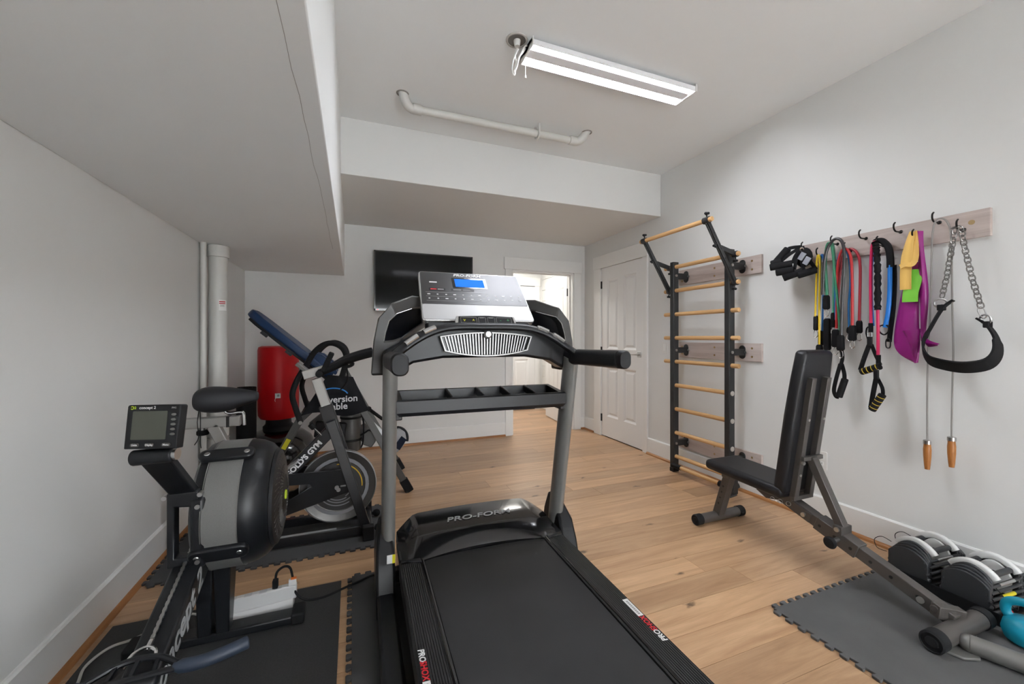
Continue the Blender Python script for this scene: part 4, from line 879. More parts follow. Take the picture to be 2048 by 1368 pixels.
for a in (-.058, .058):
    r = MB(); r.loft([[BP(a+x, h, o) for x, o in ((-.016, -.002), (.016, -.002), (.016, .028), (-.016, .028))] for h in (-.01, H_-.135)]); r = r.build('back_rail', M_BSTEEL, wbn, bevel=.002)
    for h in (.12, .42): MB().cyl(BP(a, h, .027), BP(a, h, .032), .007, n=12).build('bolt', M_BOLT, r)
    MB().cyl(BP(a, .19, .02), BP(a*1.02, .19, .04), .009, n=12).build('bolt', M_BOLT, r)
MB().bar(BP(-.075, .215, .035), BP(.075, .215, .035), .02, .022).build('rail_cross', M_BSTEEL, wbn, bevel=.002)
MB().bar(BP(-.075, -.01, .018), BP(.075, -.01, .018), .02, .022).build('rail_cross', M_BSTEEL, wbn, bevel=.002)
# main beam from the seat down to the rear foot
A, B = Vector((BX, 1.62, .345)), Vector((BX, .86, .075)); bd = (B-A).normalized()
def BM(t): return A.lerp(B, t)
MB().bar(BM(-.02), BM(.40), .056, .056).build('upper_beam', M_BSTEEL, wbn, bevel=.003)
MB().bar(BM(.33), BM(.57), .068, .068).build('slider_sleeve', M_BSTEEL, wbn, bevel=.003)
lb = MB().bar(BM(.5), BM(1.0), .050, .054).build('lower_beam', M_BSTEEL, wbn, bevel=.003)
un = Vector((1, 0, 0)).cross(bd); 
for t in (.36, .45, .54, .64, .74, .86, .92):
    c = BM(t)+Vector((-.0345 if t < .57 else -.0255, 0, 0)); MB().cyl(c, c+Vector((-.001, 0, 0)), .0075, n=10).build('adjustment_hole', M_NAVY, lb)
kn = BM(.47)+Vector((-.034, 0, 0)); MB().cyl(kn, kn+Vector((-.05, 0, -.004)), .011, n=12).build('spring_pin', M_STEEL, wbn)
MB().lathe([(.008, 0), (.027, .002), (.029, .012), (.024, .02), (0, .022)], kn+Vector((-.05, 0, -.004)), (-1, 0, -.08), n=20).build('pull_knob', M_RUBBER, wbn)
for sx in (-1, 1): MB().bar(BM(.05)+Vector((sx*.032, 0, 0)), BM(.30)+Vector((sx*.032, 0, 0)), .005, .05).build('side_plate', M_BSTEEL, wbn, bevel=.002)
MB().cyl(BM(.26)+Vector((-.034, 0, 0)), BM(.26)+Vector((-.046, 0, 0)), .011, n=12).build('bolt', M_BOLT, wbn)
# backrest strut
st0 = BP(0, .215, .035); st1 = BM(.47)+Vector((0, 0, .055))
MB().bar(st0, st1, .042, .038, up=(0, 1, .3)).build('support_strut', M_BSTEEL, wbn, bevel=.003)
MB().bar(st1+Vector((-.04, 0, -.01)), st1+Vector((.04, 0, -.01)), .04, .04).build('strut_bracket', M_BSTEEL, wbn, bevel=.003)
MB().cyl(st1+Vector((-.04, 0, -.006)), st1+Vector((-.048, 0, -.006)), .011, n=12).build('bolt', M_BOLT, wbn)
# seat support ladder plate
MB().prism([(0, 0), (.20, .02), (.22, -.03), (.16, -.06), (.02, -.03)], (BX-.035, 1.47, .345), (0, 1, 0), (0, 0, 1), .005).build('ladder_plate', M_BSTEEL, wbn)
MB().prism([(0, 0), (.20, .02), (.22, -.03), (.16, -.06), (.02, -.03)], (BX+.035, 1.47, .345), (0, 1, 0), (0, 0, 1), .005).build('ladder_plate', M_BSTEEL, wbn)
for y, z in ((1.50, .332), (1.545, .328), (1.59, .325)): MB().torus((BX-.04, y, z-.03), (1, .3, 0), .011, .0015, 16, 5).build('pin_ring', M_STEEL, wbn)
# front leg and feet
MB().bar((BX, 1.89, .362), (BX, 1.985, .05), .055, .05, up=(0, 1, 0)).build('front_leg', M_BSTEEL, wbn, bevel=.003)
MB().bar((BX, 1.55, .355), (BX, 1.92, .357), .05, .045).build('seat_beam', M_BSTEEL, wbn, bevel=.003)
MB().bar((BX-.04, 1.90, .34), (BX+.04, 1.90, .34), .06, .06).build('leg_bracket', M_BSTEEL, wbn, bevel=.006)
for k in range(4):
    c = Vector((BX-.0285, 1.925+.012*k, .25-.04*k)); MB().cyl(c, c+Vector((-.001, 0, 0)), .006, n=10).build('adjustment_hole', M_NAVY, wbn)
def foot(y, r, x0, x1, z):
    f = MB().cyl((x0, y, z), (x1, y, z), r, n=22).build('foot_tube', M_BSTEEL, wbn)
    for x, sx in ((x0, -1), (x1, 1)):
        c = MB().lathe([(r*.9, -.03), (r*1.12, -.03), (r*1.12, .012), (r*.95, .018), (r*.9, .014), (r*.6, .014), (r*.5, .018), (0, .018)], (x, y, z), (sx, 0, 0), n=24).build('foot_cap', M_RUBBER, wbn)
foot(1.99, .030, 2.05, 2.43, .0345); foot(.85, .035, 2.045, 2.40, .051)
MB().cyl((BX-.05, .905, .105), (BX-.044, .905, .105), .015, n=14).bar((BX-.045, .905, .10), (BX+.045, .86, .085), .04, .05, up=(0, 0, 1)).build('foot_bracket', M_BSTEEL, wbn, bevel=.003)
MB().cyl((BX-.030, .955, .108), (BX-.037, .955, .108), .013, n=14).build('bolt', M_BOLT, wbn)

# ================================================================== adjustable dumbbells on their tray
DX = Matrix.Translation((2.52, 1.03, 0))@Matrix.Rotation(-.06, 4, 'Z')
M_DB = mat('dumbbell_urethane', (52, 54, 57), .5, bump=.1, bscale=300)
M_DBW = mat('white_handle_plastic', (220, 220, 218), .35)
tr = empty('dumbbell_tray', (2.52, 1.03, 0), 'flat black steel tray on the floor holding two adjustable dumbbells', 'tray', None, -.06)
m = MB(DX); m.bb((-.03, -.215, .012), (.29, .205, .018)); m.build('tray_floor', M_BLACKM, tr)
m = MB(DX); m.bb((-.035, -.22, .012), (-.03, .21, .062)); m.build('tray_lip', M_BLACKM, tr)
m = MB(DX); m.bb((-.035, -.222, .012), (.29, -.217, .05)); m.build('tray_lip', M_BLACKM, tr)
m = MB(DX); m.bb((-.035, .207, .012), (.29, .212, .05)); m.build('tray_lip', M_BLACKM, tr)
def dumbbell(cy, label, strip, extra):
    e = empty('adjustable_dumbbell', DX@Vector((.12, cy, .018)), label, 'dumbbell', 'adjustable dumbbells', -.06)
    hw = .078
    def arch(k, w, z0, zs, zt):   # outline (y,z) with a curved top
        return [(-w, z0), (w, z0), (w, zs)]+[(w*(1-2*i/12), zs+(zt-zs)*math.sin(math.pi*i/12)**.75) for i in range(1, 12)]+[(-w, zs)]
    for sx, x0 in ((-1, -.02), (1, .262)):
        for k in range(4):      # nested end plates
            xx = x0-sx*.013*k; w = hw-.003*k; zt = .178+.009*k
            m = MB(DX); m.prism([(y+cy, z) for y, z in arch(k, w, .022, .138+.006*k, zt)], (xx, 0, 0), (0, 1, 0), (0, 0, 1), .0115); m.build('weight_plate', M_DB, e, bevel=.003)
        xw = x0-sx*.060
        o_ = [(y+cy, z) for y, z in arch(0, .070, .15, .150, .218)]; 
        arc = [(xw, cy+.072*(1-2*i/14), .165+.040*math.sin(math.pi*i/14)**.8) for i in range(15)]
        m = MB(DX); m.sweep(arc, rrect(.030, .024, .009, 3), up=(1, 0, 0)); m.build('handle_end', M_DBW, e, angle=50)
        m = MB(DX); m.prism([(y+cy, z) for y, z in arch(0, .055, .06, .14, .19)], (xw-sx*.006, 0, 0), (0, 1, 0), (0, 0, 1), .012); m.build('cage_plate', M_DBW, e, bevel=.003)
    for sy in (-1, 1):          # side rails, one per weight
        for k in range(5):
            z = .042+.024*k; y = cy+sy*(hw+.004-.004*k)
            r = MB(DX).cyl((.0, y, z), (.245, y, z), .0065, n=10).build('side_rail', M_DB, e)
            if sy < 0 and k == strip[0]: MB(DX).cyl((.075, y, z), (.165, y, z), .0075, n=10).build('colour_band', mat('band_'+strip[1], strip[2], .5), r)
            if sy < 0 and k == 4: MB(DX).cyl((.07, y, z), (.18, y, z), .0075, n=10).build('steel_band', M_STEEL, r)
            for x in (-.016, .258): MB(DX).ell((x, y, z), (.012, .008, .009), 8, 6).build('rail_end', M_DB, r)
    for sy in (-1, 1): MB(DX).cyl((.045, cy+sy*.050, .172), (.195, cy+sy*.050, .172), .012, n=12).build('cage_bar', M_DB, e)
    MB(DX).cyl((.04, cy, .13), (.20, cy, .13), .016, n=14).build('hand_grip', M_RUBBER, e)
    MB(DX).ell((.052, cy+.01, .205), (.006, .010, .006), 8, 6).build('selector_pin', mat('red_pin', (196, 30, 36), .4), e)
    if extra:
        for dx_ in (.0, .16): MB(DX).tube([(dx_, cy+hw, .17), (dx_-.02, cy+hw+.03, .185), (dx_-.04, cy+hw+.05, .165), (dx_-.045, cy+hw+.035, .13), (dx_-.02, cy+hw+.008, .12)], .0016, 6, smooth=5).build('pin_cord', M_RUBBER, e)
    else:
        MB(DX).tube([(.02, cy-hw, .14), (.05, cy-hw-.025, .09), (.10, cy-hw-.03, .05), (.13, cy-hw-.02, .075)], .0016, 6, smooth=5).build('pin_cord', M_RUBBER, e)
        MB(DX).cyl((.06, cy-hw-.012, .035), (.085, cy-hw-.018, .04), .009, n=12).build('weight_pin', MATS['red_pin'], e)
    return e
dumbbell(.105, 'adjustable dumbbell at the far end of the tray with a cord loop and blue band', (0, 'blue', (40, 70, 200)), True)
dumbbell(-.098, 'adjustable dumbbell at the near end of the tray with a yellow band', (2, 'yellow', (220, 205, 40)), False)
# teal kettlebell, lying near the tray
kb = empty('kettlebell', (2.425, .735, .0115), 'teal vinyl kettlebell on the floor at the right edge', 'kettlebell')
M_TEAL = mat('teal_vinyl', (14, 140, 166), .42, spec=.5)
MB().lathe([(.0, .0), (.040, .0), (.060, .015), (.069, .045), (.062, .078), (.045, .095), (.02, .102), (0, .103)], (2.425, .735, .0115), n=28).build('bell', M_TEAL, kb)
MB().tube([(2.425, .775, .085), (2.425, .792, .115), (2.425, .788, .148), (2.425, .765, .165), (2.425, .735, .17), (2.425, .705, .165), (2.425, .682, .148), (2.425, .678, .115), (2.425, .695, .085)], .0155, 14, smooth=5).build('handle', M_TEAL, kb)
# grey tube of another piece of equipment at the lower right
gs = empty('steel_stand', (2.2, .66, .0115), 'grey round steel tube with a flat corner bracket lying behind the bench foot', 'stand')
ta, tb = Vector((2.165, .80, .046)), Vector((2.42, .10, .046))
MB().cyl(ta, tb, .032, n=24).build('base_tube', M_GREYP, gs, bevel=.004)
MB().ell(ta, (.031, .031, .031), 16, 10).build('tube_end', M_GREYP, gs)
MB().prism([(.0, .0), (.02, -.06), (.07, -.085), (.25, -.01), (.23, .04)], (2.07, .845, .0175), (1, 0, 0), (0, 1, 0), .010).build('corner_bracket', M_GREYP, gs, bevel=.003)

# ================================================================== rowing machine
RX = -.545
rw = empty('rowing_machine', (-.49, 1.93, .0065), 'black rowing machine with round flywheel housing and a tilted monitor on the left', 'rowing machine')
M_ROW = mat('rower_black', (24, 26, 30), .38, spec=.4, bump=.06, bscale=300)
M_ROWG = mat('rower_grey_mesh', (112, 112, 110), .55, noise=.08, nscale=300)
M_LIME = mat('lime_emblem', (190, 214, 40), .5)
# front foot bar and legs
MB().bb((-.775, 1.905, .0065), (-.205, 1.975, .040)).build('foot_bar', M_ROW, rw, bevel=.006)
for x0 in (-.79, -.24): MB().bb((x0, 1.895, .0065), (x0+.05, 1.985, .052)).build('foot_cap', M_RUBBER, rw, bevel=.008)
for s in (-1, 1):
    MB().loft([[(-.508+s*.03+dx, 1.93+dy, z) for dx, dy in ((-.022, -.028), (.022, -.028), (.022, .03), (-.022, .03))] for z in (.036,)]+[[(-.505+s*.03+dx, 1.93+dy, z) for dx, dy in ((-.03, -.05), (.03, -.05), (.03, .06), (-.03, .06))] for z in (.36,)]).build('front_leg', M_ROW, rw, bevel=.004)
# flywheel housing: lathe about X
FC = Vector((-.442, 1.985, .525)); Rw = .243
def prof(L): return [(r, x) for r, x in L]
MB().lathe([(0, -.112), (.17, -.112), (.215, -.106), (.236, -.092), (Rw, -.070), (Rw, .062), (.238, .085), (.222, .118), (.200, .136), (.0, .136)], FC, (1, 0, 0), n=56, up=(0, 0, 1)).build('flywheel_housing', M_ROW, rw)
MB().lathe([(Rw+.001, -.062), (Rw+.0035, -.060), (Rw+.0035, .045), (Rw+.001, .047)], FC, (1, 0, 0), n=56, up=(0, 0, 1)).build('perforated_band', M_ROWG, rw)
for a in (-.064, .047): MB().torus(FC+Vector((a, 0, 0)), (1, 0, 0), Rw+.003, .0016, 56, 6).build('band_edge', M_GREYP, rw)
# right face: disc with spiral vents
fd = MB().lathe([(.196, .138), (.190, .150), (.150, .162), (.06, .170), (0, .171)], FC, (1, 0, 0), n=48, up=(0, 0, 1)).build('side_disc', M_BLACKP, rw)
for k in range(44):
    a = 2*math.pi*k/44
    for r0, r1, tw in ((.085, .125, .20), (.132, .172, .16)):
        pts = []
        for q in range(4):
            r = r0+(r1-r0)*q/3; b = a+tw*q/3; xx = .1715-.022*((r-.03)/.16)**2
            pts.append(FC+Vector((xx, r*math.cos(b), r*math.sin(b))))
        MB().tube(pts, .0032, 5, up=(1, 0, 0)).build('vent_rib', M_DGREY, fd)
MB().lathe([(0, .176), (.018, .176), (.020, .170)], FC, (1, 0, 0), n=20, up=(0, 0, 1)).build('centre_emblem', M_LIME, fd)
# cover clamps over the rim
for ang, w in ((118, .055), (205, .06)):
    a = math.radians(ang); n = Vector((0, -math.sin(a-math.pi/2), math.cos(a-math.pi/2)))
    n = Vector((0, math.cos(a), math.sin(a))); t = Vector((1, 0, 0)).cross(n)
    c = FC+n*(Rw+.008)+Vector((-.01, 0, 0))
    cl = MB().prism(rrect(.185, w, .024), c, (1, 0, 0), t, .022).build('rim_clamp', M_ROW, rw, bevel=.006)
    for dx in (-.065, .065): MB().lathe([(0, .013), (.008, .013), (.011, .010)], c+Vector((dx, 0, 0)), n, n=14).build('clamp_screw', M_STEEL, cl)
MB().bb((-.535, 1.745, .38), (-.492, 1.86, .63)).build('mount_block', M_ROW, rw, bevel=.012)
for z in (.405, .60): MB().cyl((-.513, 1.748, z), (-.513, 1.741, z), .008, n=14).build('block_screw', M_STEEL, rw)
# sloping main frame beam
sl_ = .37; b0 = Vector((RX, 1.80, .418)); b1 = Vector((RX, .85, .418-.95*sl_)); bd = (b1-b0).normalized(); bu = Vector((1, 0, 0)).cross(bd); bu = bu if bu.z > 0 else -bu
w = .086
bm = MB().bar(b0-bu*.045, b1-bu*.045, w, .09).build('frame_beam', M_ROW, rw, bevel=.008, seg=3)
def RB(s, x, u=0.): return b0+bd*s+Vector((x, 0, 0))+bu*u
text('beam_print', 'concept 2', .104, mat('silver_ink', (176, 178, 180), .4), bm, RB(.275, w/2+.0006, -.043), -bd, bu, .0005, shear=.22, bold=.0024)
text('beam_print', 'concept 2', .088, MATS['silver_ink'], bm, RB(.28, -w/2-.0006, -.043), bd, bu, .0005, shear=.25, bold=.001)
# chain: roller links lying along the beam
k = 0; s_ = -.02
while s_ < .325:
    c = RB(s_, -.004+.0*s_, .009); 
    MB().bar(c-bd*.0058, c+bd*.0058, .0105 if k % 2 else .0075, .006).build('chain_link', M_STEEL, rw); s_ += .0108; k += 1
# handle with two grips
hc = RB(.405, -.004, .022)
MB().tube([RB(.325, -.004, .008), RB(.36, -.004, .012)], .007, 8).build('chain_swivel', M_CHROME, rw)
MB().tube([hc+Vector((-.035, -.0, .0)), hc+Vector((-.026, .035, .012)), hc+Vector((0, .05, .016)), hc+Vector((.026, .035, .012)), hc+Vector((.035, 0, 0))], .005, 8, smooth=4).build('u_bolt', M_CHROME, rw)
M_HND = mat('blue_black_rubber', (42, 52, 68), .5, bump=.1, bscale=300)
hn = MB().tube([hc+Vector((-.10, -.035, .005)), hc+Vector((-.05, -.002, .012)), hc+Vector((0, .008, .014)), hc+Vector((.05, -.002, .012)), hc+Vector((.10, -.035, .005))], .0085, 10, smooth=5).tube([hc+Vector((-.10, -.045, .0)), hc+Vector((0, -.05, .0)), hc+Vector((.10, -.045, .0))], .0085, 10, smooth=5).build('handle_core', M_ROW, rw)
for x in (-.05, 0, .05): MB().bar(hc+Vector((x, -.05, 0)), hc+Vector((x*.9, .004, .013)), .009, .010).build('handle_web', M_ROW, hn)
for s in (-1, 1): MB().tube([hc+Vector((s*.09, -.04, .0)), hc+Vector((s*.15, -.045, .0)), hc+Vector((s*.21, -.032, .002)), hc+Vector((s*.262, -.012, .004))], lambda t: .0175 if t > .1 else .012, 16, smooth=5).build('grip', M_HND, rw, bevel=.004)
MB().bb((RX-.06, hc.y-.075, hc.z-.04), (RX+.06, hc.y-.045, hc.z+.0)).build('handle_rest', M_ROW, rw, bevel=.008)
# monorail, rear leg and seat continue towards the camera
b2 = Vector((RX, .88, .055+.06)); 
MB().bar((RX, .92, .13), (RX, -.75, .36), .055, .07).build('monorail', M_STEEL, rw, bevel=.003)
MB().bb((RX-.20, -.80, .0065), (RX+.20, -.74, .04)).build('rear_foot', M_ROW, rw, bevel=.006)
MB().bar((RX, -.72, .34), (RX, -.77, .03), .06, .05, up=(0, 1, 0)).build('rear_leg', M_ROW, rw, bevel=.004)
MB().bb((RX-.15, -.45, .41), (RX+.15, -.22, .45)).build('seat', M_RUBBER, rw, bevel=.015)
MB().bb((RX-.05, -.42, .30), (RX+.05, -.25, .42)).build('seat_carriage', M_ROW, rw, bevel=.01)
MB().bb((RX-.10, .87, .0065), (RX+.10, .95, .17)).build('beam_joint', M_ROW, rw, bevel=.01)
# monitor arm: slotted upright then a sloping arm
ya = 1.775
fr = MB().ring([(-.045, .395), (.045, .395), (.045, .655), (-.045, .655)], [(-.024, .425), (.022, .425), (.022, .600), (-.024, .605)], (-.558, ya, 0), (1, 0, 0), (0, 0, 1), .05).build('arm_upright', M_ROW, rw, bevel=.004)
for x in (-.609, -.507): MB().cyl((x, ya, .642), (x+.0, ya-.03, .642), .008, n=10).build('arm_bolt', M_STEEL, rw)
MB().bar((-.557, 1.79, .635), (-.578, 1.60, .822), .078, .030, up=(0, 1, 1)).build('monitor_arm', M_ROW, rw, bevel=.005)
MB().cyl((-.632, 1.592, .828), (-.522, 1.572, .835), .024, n=20).build('arm_hinge', M_ROW, rw, bevel=.004)
MB().cyl((-.522, 1.572, .835), (-.512, 1.570, .835), .018, n=20).build('hinge_cap', M_STEEL, rw)
# performance monitor
mc = Vector((-.567, 1.575, .925)); ex = Vector((.94, -.34, .012)).normalized(); ey = Vector((-.06, .16, .98)); ey = (ey-ex*ey.dot(ex)).normalized(); en = ex.cross(ey)
def MP(a, b, n): return mc+ex*a+ey*b+en*n
pm = MB().prism([(-.080, -.067), (.076, -.067), (.080, .062), (.076, .066), (-.077, .066), (-.081, .062)], MP(0, 0, 0), ex, ey, .03).build('monitor', M_BLACKP, rw, bevel=.005)
MB().prism([(x-.010, y+.004) for x, y in rrect(.104, .086, .003)], MP(0, 0, .0155), ex, ey, .0015).build('lcd', mat('grey_lcd', (86, 88, 80), .45, spec=.25), pm)
for k in range(5): MB().prism(ellp(.0075, .0038, 14), MP(.062, .036-.0148*k, .0155), ex, ey, .003).build('button', M_GREYP, pm)
for a, tx in ((-.048, 'Units'), (-.004, 'Display'), (.046, 'Menu')):
    MB().prism(rrect(.026, .011, .005), MP(a, -.055, .0155), ex, ey, .003).build('button', M_DGREY, pm); text('button_print', tx, .008, M_WHITE_INK, pm, MP(a, -.055, .0172), ex, ey, .0002, bold=.0002)
text('monitor_print', 'concept 2', .0125, M_WHITE_INK, pm, MP(-.020, .057, .0155), ex, ey, .0003, bold=.0001)
text('monitor_print', 'PM5', .008, M_GREY_INK, pm, MP(.060, .056, .0155), ex, ey, .0003)
MB().torus(MP(-.066, .057, .0152), en, .0042, .0013, 14, 5, math.radians(40), math.radians(320)).build('monitor_logo', M_LIME, pm)
text('monitor_logo', '2', .011, M_LIME, pm, MP(-.057, .057, .0155), ex, ey, .0003, bold=.0003)
# small cable along the flywheel bracket
MB().tube([(-.53, 1.80, .63), (-.50, 1.84, .66), (-.48, 1.90, .70), (-.44, 1.99, .72)], .004, 8, smooth=4).build('sensor_cable', M_RUBBER, rw)
# power strip standing on edge behind the rower's foot bar
ps = empty('power_strip', (-.37, 2.025, .0065), 'white power strip standing on edge behind the foot of the rowing machine', 'power strip')
M_PS = mat('power_strip_white', (214, 214, 214), .4)
MB().loft([[(x, y, z) for y, z in ((2.018+sh, .040), (2.050+sh, .040), (2.052+sh, .098), (2.020+sh, .098))] for x, sh in ((-.53, -.016), (-.235, .016))]).build('strip_body', M_PS, ps, bevel=.004)
MB().loft([[(x, y, z) for y, z in ((1.992+sh, .0075), (2.052+sh, .0075), (2.052+sh, .045), (2.012+sh, .045))] for x, sh in ((-.53, -.016), (-.245, .016))]).build('strip_base', M_PS, ps, bevel=.003)
for k in range(5):
    x = -.50+.055*k; MB().box((x, 2.034+(x+.38)*.1, .0985), (.026, .020, .002)).build('outlet', M_TRIM, ps)
MB().box((-.25, 2.036, .115), (.030, .012, .026), (0, 0, .1)).build('cord_tag', M_WHITE_INK, ps)
MB().box((-.245, 2.036, .130), (.022, .013, .005), (0, 0, .1)).build('tag_stripe', mat('orange_tag', (222, 120, 50), .5), ps)
# white extension cord on the mat
wc = MB().tube([(-.53, 2.02, .045), (-.575, 2.05, .022), (-.63, 2.12, .0115), (-.69, 2.135, .0115), (-.75, 2.08, .0115), (-.805, 2.035, .0115), (-.87, 2.01, .0115), (-.90, 1.93, .0115), (-.88, 1.84, .0115), (-.85, 1.70, .0115), (-.83, 1.4, .0115)], .0048, 8, smooth=7).build('extension_cord', mat('off_white_cord', (196, 194, 188), .5)); tag(wc, 'off-white extension cord curving across the black mat left of the rowing machine', 'cord')

# ================================================================== spin bike
bk_ = empty('spin_bike', (-.25, 2.72, .012), 'black spin bike with grey flywheel and dark saddle on a foam mat', 'exercise bike')
M_BK = mat('bike_gloss_black', (26, 27, 30), .3, spec=.5, coat=.2)
M_BSILV = mat('bike_silver_tube', (168, 166, 162), .36, .45)
FY = 2.725
# base: stabilisers and side rails
for x in (.085, -.66):
    MB().bar((x, 2.535, .045), (x, 2.915, .045), .05, .045).build('stabiliser', M_BK, bk_, bevel=.004)
    for y in (2.535, 2.915): MB().bb((x-.032, y-.022, .012), (x+.032, y+.022, .095)).build('end_cap', M_RUBBER, bk_, bevel=.005)
for y in (2.60, 2.85):
    r = MB().bar((-.66, y, .05), (.085, y, .05), .03, .05).build('side_rail', M_BK, bk_, bevel=.003)
MB().bb((-.40, 2.590, .0755), (-.09, 2.612, .077)).build('rail_sticker', M_GREY_INK, bk_)
for y in (2.615, 2.835):
    MB().lathe([(0, -.011), (.014, -.011), (.023, -.006), (.023, .006), (.014, .011), (0, .011)], (.145, y, .040), (0, 1, 0), n=20).build('transport_wheel', M_RUBBER, bk_)
    MB().bar((.085, y, .042), (.145, y, .040), .008, .02).build('wheel_bracket', M_BK, bk_)
# flywheel
fw = MB().lathe([(0, -.012), (.150, -.012), (.155, -.016), (.172, -.016), (.180, -.012), (.205, -.012), (.2185, -.020), (.2185, .020), (.205, .012), (.0, .012)], (-.081, FY, .288), (0, -1, 0), n=64, up=(0, 0, 1)).build('flywheel', mat('flywheel_grey', (96, 94, 92), .35, .5), bk_)
fc = Vector((-.081, FY-.0165, .288))
MB().lathe([(.2150, -.021), (.2192, -.021), (.2192, .021), (.2150, .021)], (-.081, FY, .288), (0, -1, 0), n=64, up=(0, 0, 1)).build('chrome_rim', M_STEEL, fw)
def ringarc(R, r, m, a0, a1, nm):
    P = [fc+Vector((R*math.cos(a), 0., R*math.sin(a))) for a in [math.radians(a0+(a1-a0)*i/30) for i in range(31)]]
    MB().strap(P, r*2, .0015, up=(0, 1, 0)).build(nm, m, fw)
LG = mat('flywheel_light_print', (142, 142, 146), .4); DG = mat('flywheel_dark_print', (58, 57, 57), .45)
MB().lathe([(0, .0155), (.148, .0155), (.148, .0165), (0, .0165)], (-.081, FY, .288), (0, -1, 0), n=48).build('flywheel_face', DG, fw)
ringarc(.165, .010, LG, 0, 360, 'print_ring')
fc = Vector((-.081, FY-.0172, .288))
ringarc(.134, .0032, mat('flywheel_yellow_print', (214, 172, 40), .5), -6, 95, 'print_arc')
for R, a0, a1 in ((.100, 40, 150), (.085, 10, 120), (.075, -60, 60), (.118, 190, 300), (.100, 230, 330), (.085, 220, 300)): ringarc(R, .0028, LG, a0, a1, 'print_arc')
# fork legs, head tube, handlebar post
for y in (2.60, 2.845):
    MB().bar((-.125, y+(.055 if y < 2.7 else -.055), .70), (.070, y, .07), .045, .055, up=(1, 0, 0)).build('fork_leg', M_BK, bk_, bevel=.004)
MB().bar((-.155, 2.70, .79), (-.095, 2.70, .60), .065, .075, up=(1, 0, 0)).build('head_tube', M_BK, bk_, bevel=.004)
MB().bar((-.205, 2.70, .955), (-.135, 2.70, .74), .050, .055, up=(1, 0, 0)).build('handlebar_post', M_BSILV, bk_, bevel=.004)
MB().bar((-.275, 2.70, .975), (-.165, 2.70, 1.005), .06, .052).build('handlebar_clamp', M_BSILV, bk_, bevel=.004)
MB().bar((-.31, 2.72, 1.045), (-.24, 2.71, .985), .05, .022).build('slider_end', M_GREYP, bk_, bevel=.004)
# handlebars: two forward horns joined by a cross bar
hb = MB().tube([(-.185, 2.655, .990), (-.12, 2.63, 1.018), (-.03, 2.60, 1.062), (.06, 2.57, 1.092), (.14, 2.55, 1.112)], .021, 14, smooth=5).build('handlebar', M_RUBBER, bk_)
MB().tube([(-.185, 2.745, .990), (-.12, 2.80, 1.020), (-.04, 2.86, 1.065), (.05, 2.90, 1.095), (.12, 2.92, 1.112)], .021, 14, smooth=5).build('handlebar', M_RUBBER, bk_)
MB().tube([(-.185, 2.62, .985), (-.185, 2.70, .990), (-.185, 2.78, .985)], .020, 12).build('cross_bar', M_RUBBER, bk_)
MB().bar((-.165, 2.64, 1.0), (-.115, 2.62, 1.11), .035, .030, up=(1, 0, 0)).build('elbow_horn', M_RUBBER, bk_, bevel=.006)
MB().tube([(-.06, 2.60, 1.025), (-.02, 2.59, 1.03), (.0, 2.585, 1.045), (-.03, 2.59, 1.055)], .010, 8, smooth=4).build('brake_lever', M_RUBBER, bk_)
MB().tube([(-.035, 2.59, 1.03), (-.03, 2.60, .96), (-.05, 2.63, .91), (-.07, 2.66, .885)], .0045, 8, smooth=5).build('brake_cable', M_RUBBER, bk_)
# main tube with lettering, near stay with triangular opening
mt = MB().bar((-.435, 2.69, .318), (-.13, 2.69, .633), .045, .068, up=(-1, 0, 1)).build('main_tube', M_BK, bk_, bevel=.005)
dd = Vector((.305, 0, .315)).normalized(); du = Vector((-.315, 0, .305)).normalized()
text('frame_print', "GOLD'S GYM", .042, M_WHITE_INK, mt, Vector((-.268, 2.6665, .487)), dd, du, .0006, bold=.0018, sx=1.05)
st = [(-.58, .40), (-.36, .405), (-.10, .402), (-.055, .33), (-.055, .272), (-.32, .195), (-.58, .12)]
ou = [(-.60, .41), (-.36, .412), (-.02, .400), (-.015, .27), (-.36, .175), (-.60, .105)]
inn = [(-.362, .342), (-.34, .346), (-.235, .342), (-.225, .325), (-.335, .265), (-.362, .262)]
for y in (2.652, 2.80):
    MB().ring(ou, inn, (0, y, 0), (1, 0, 0), (0, 0, 1), .02).build('frame_stay', M_BK, bk_, bevel=.003)
MB().cyl((-.09, 2.642, .305), (-.09, 2.630, .305), .012, n=14).build('axle_bolt', M_STEEL, bk_)
MB().cyl((-.081, 2.64, .288), (-.081, 2.81, .288), .012, n=12).build('axle', M_STEEL, bk_)
MB().bar((-.07, 2.640, .31), (-.04, 2.640, .31), .006, .008).build('axle_slot', M_STEEL, bk_)
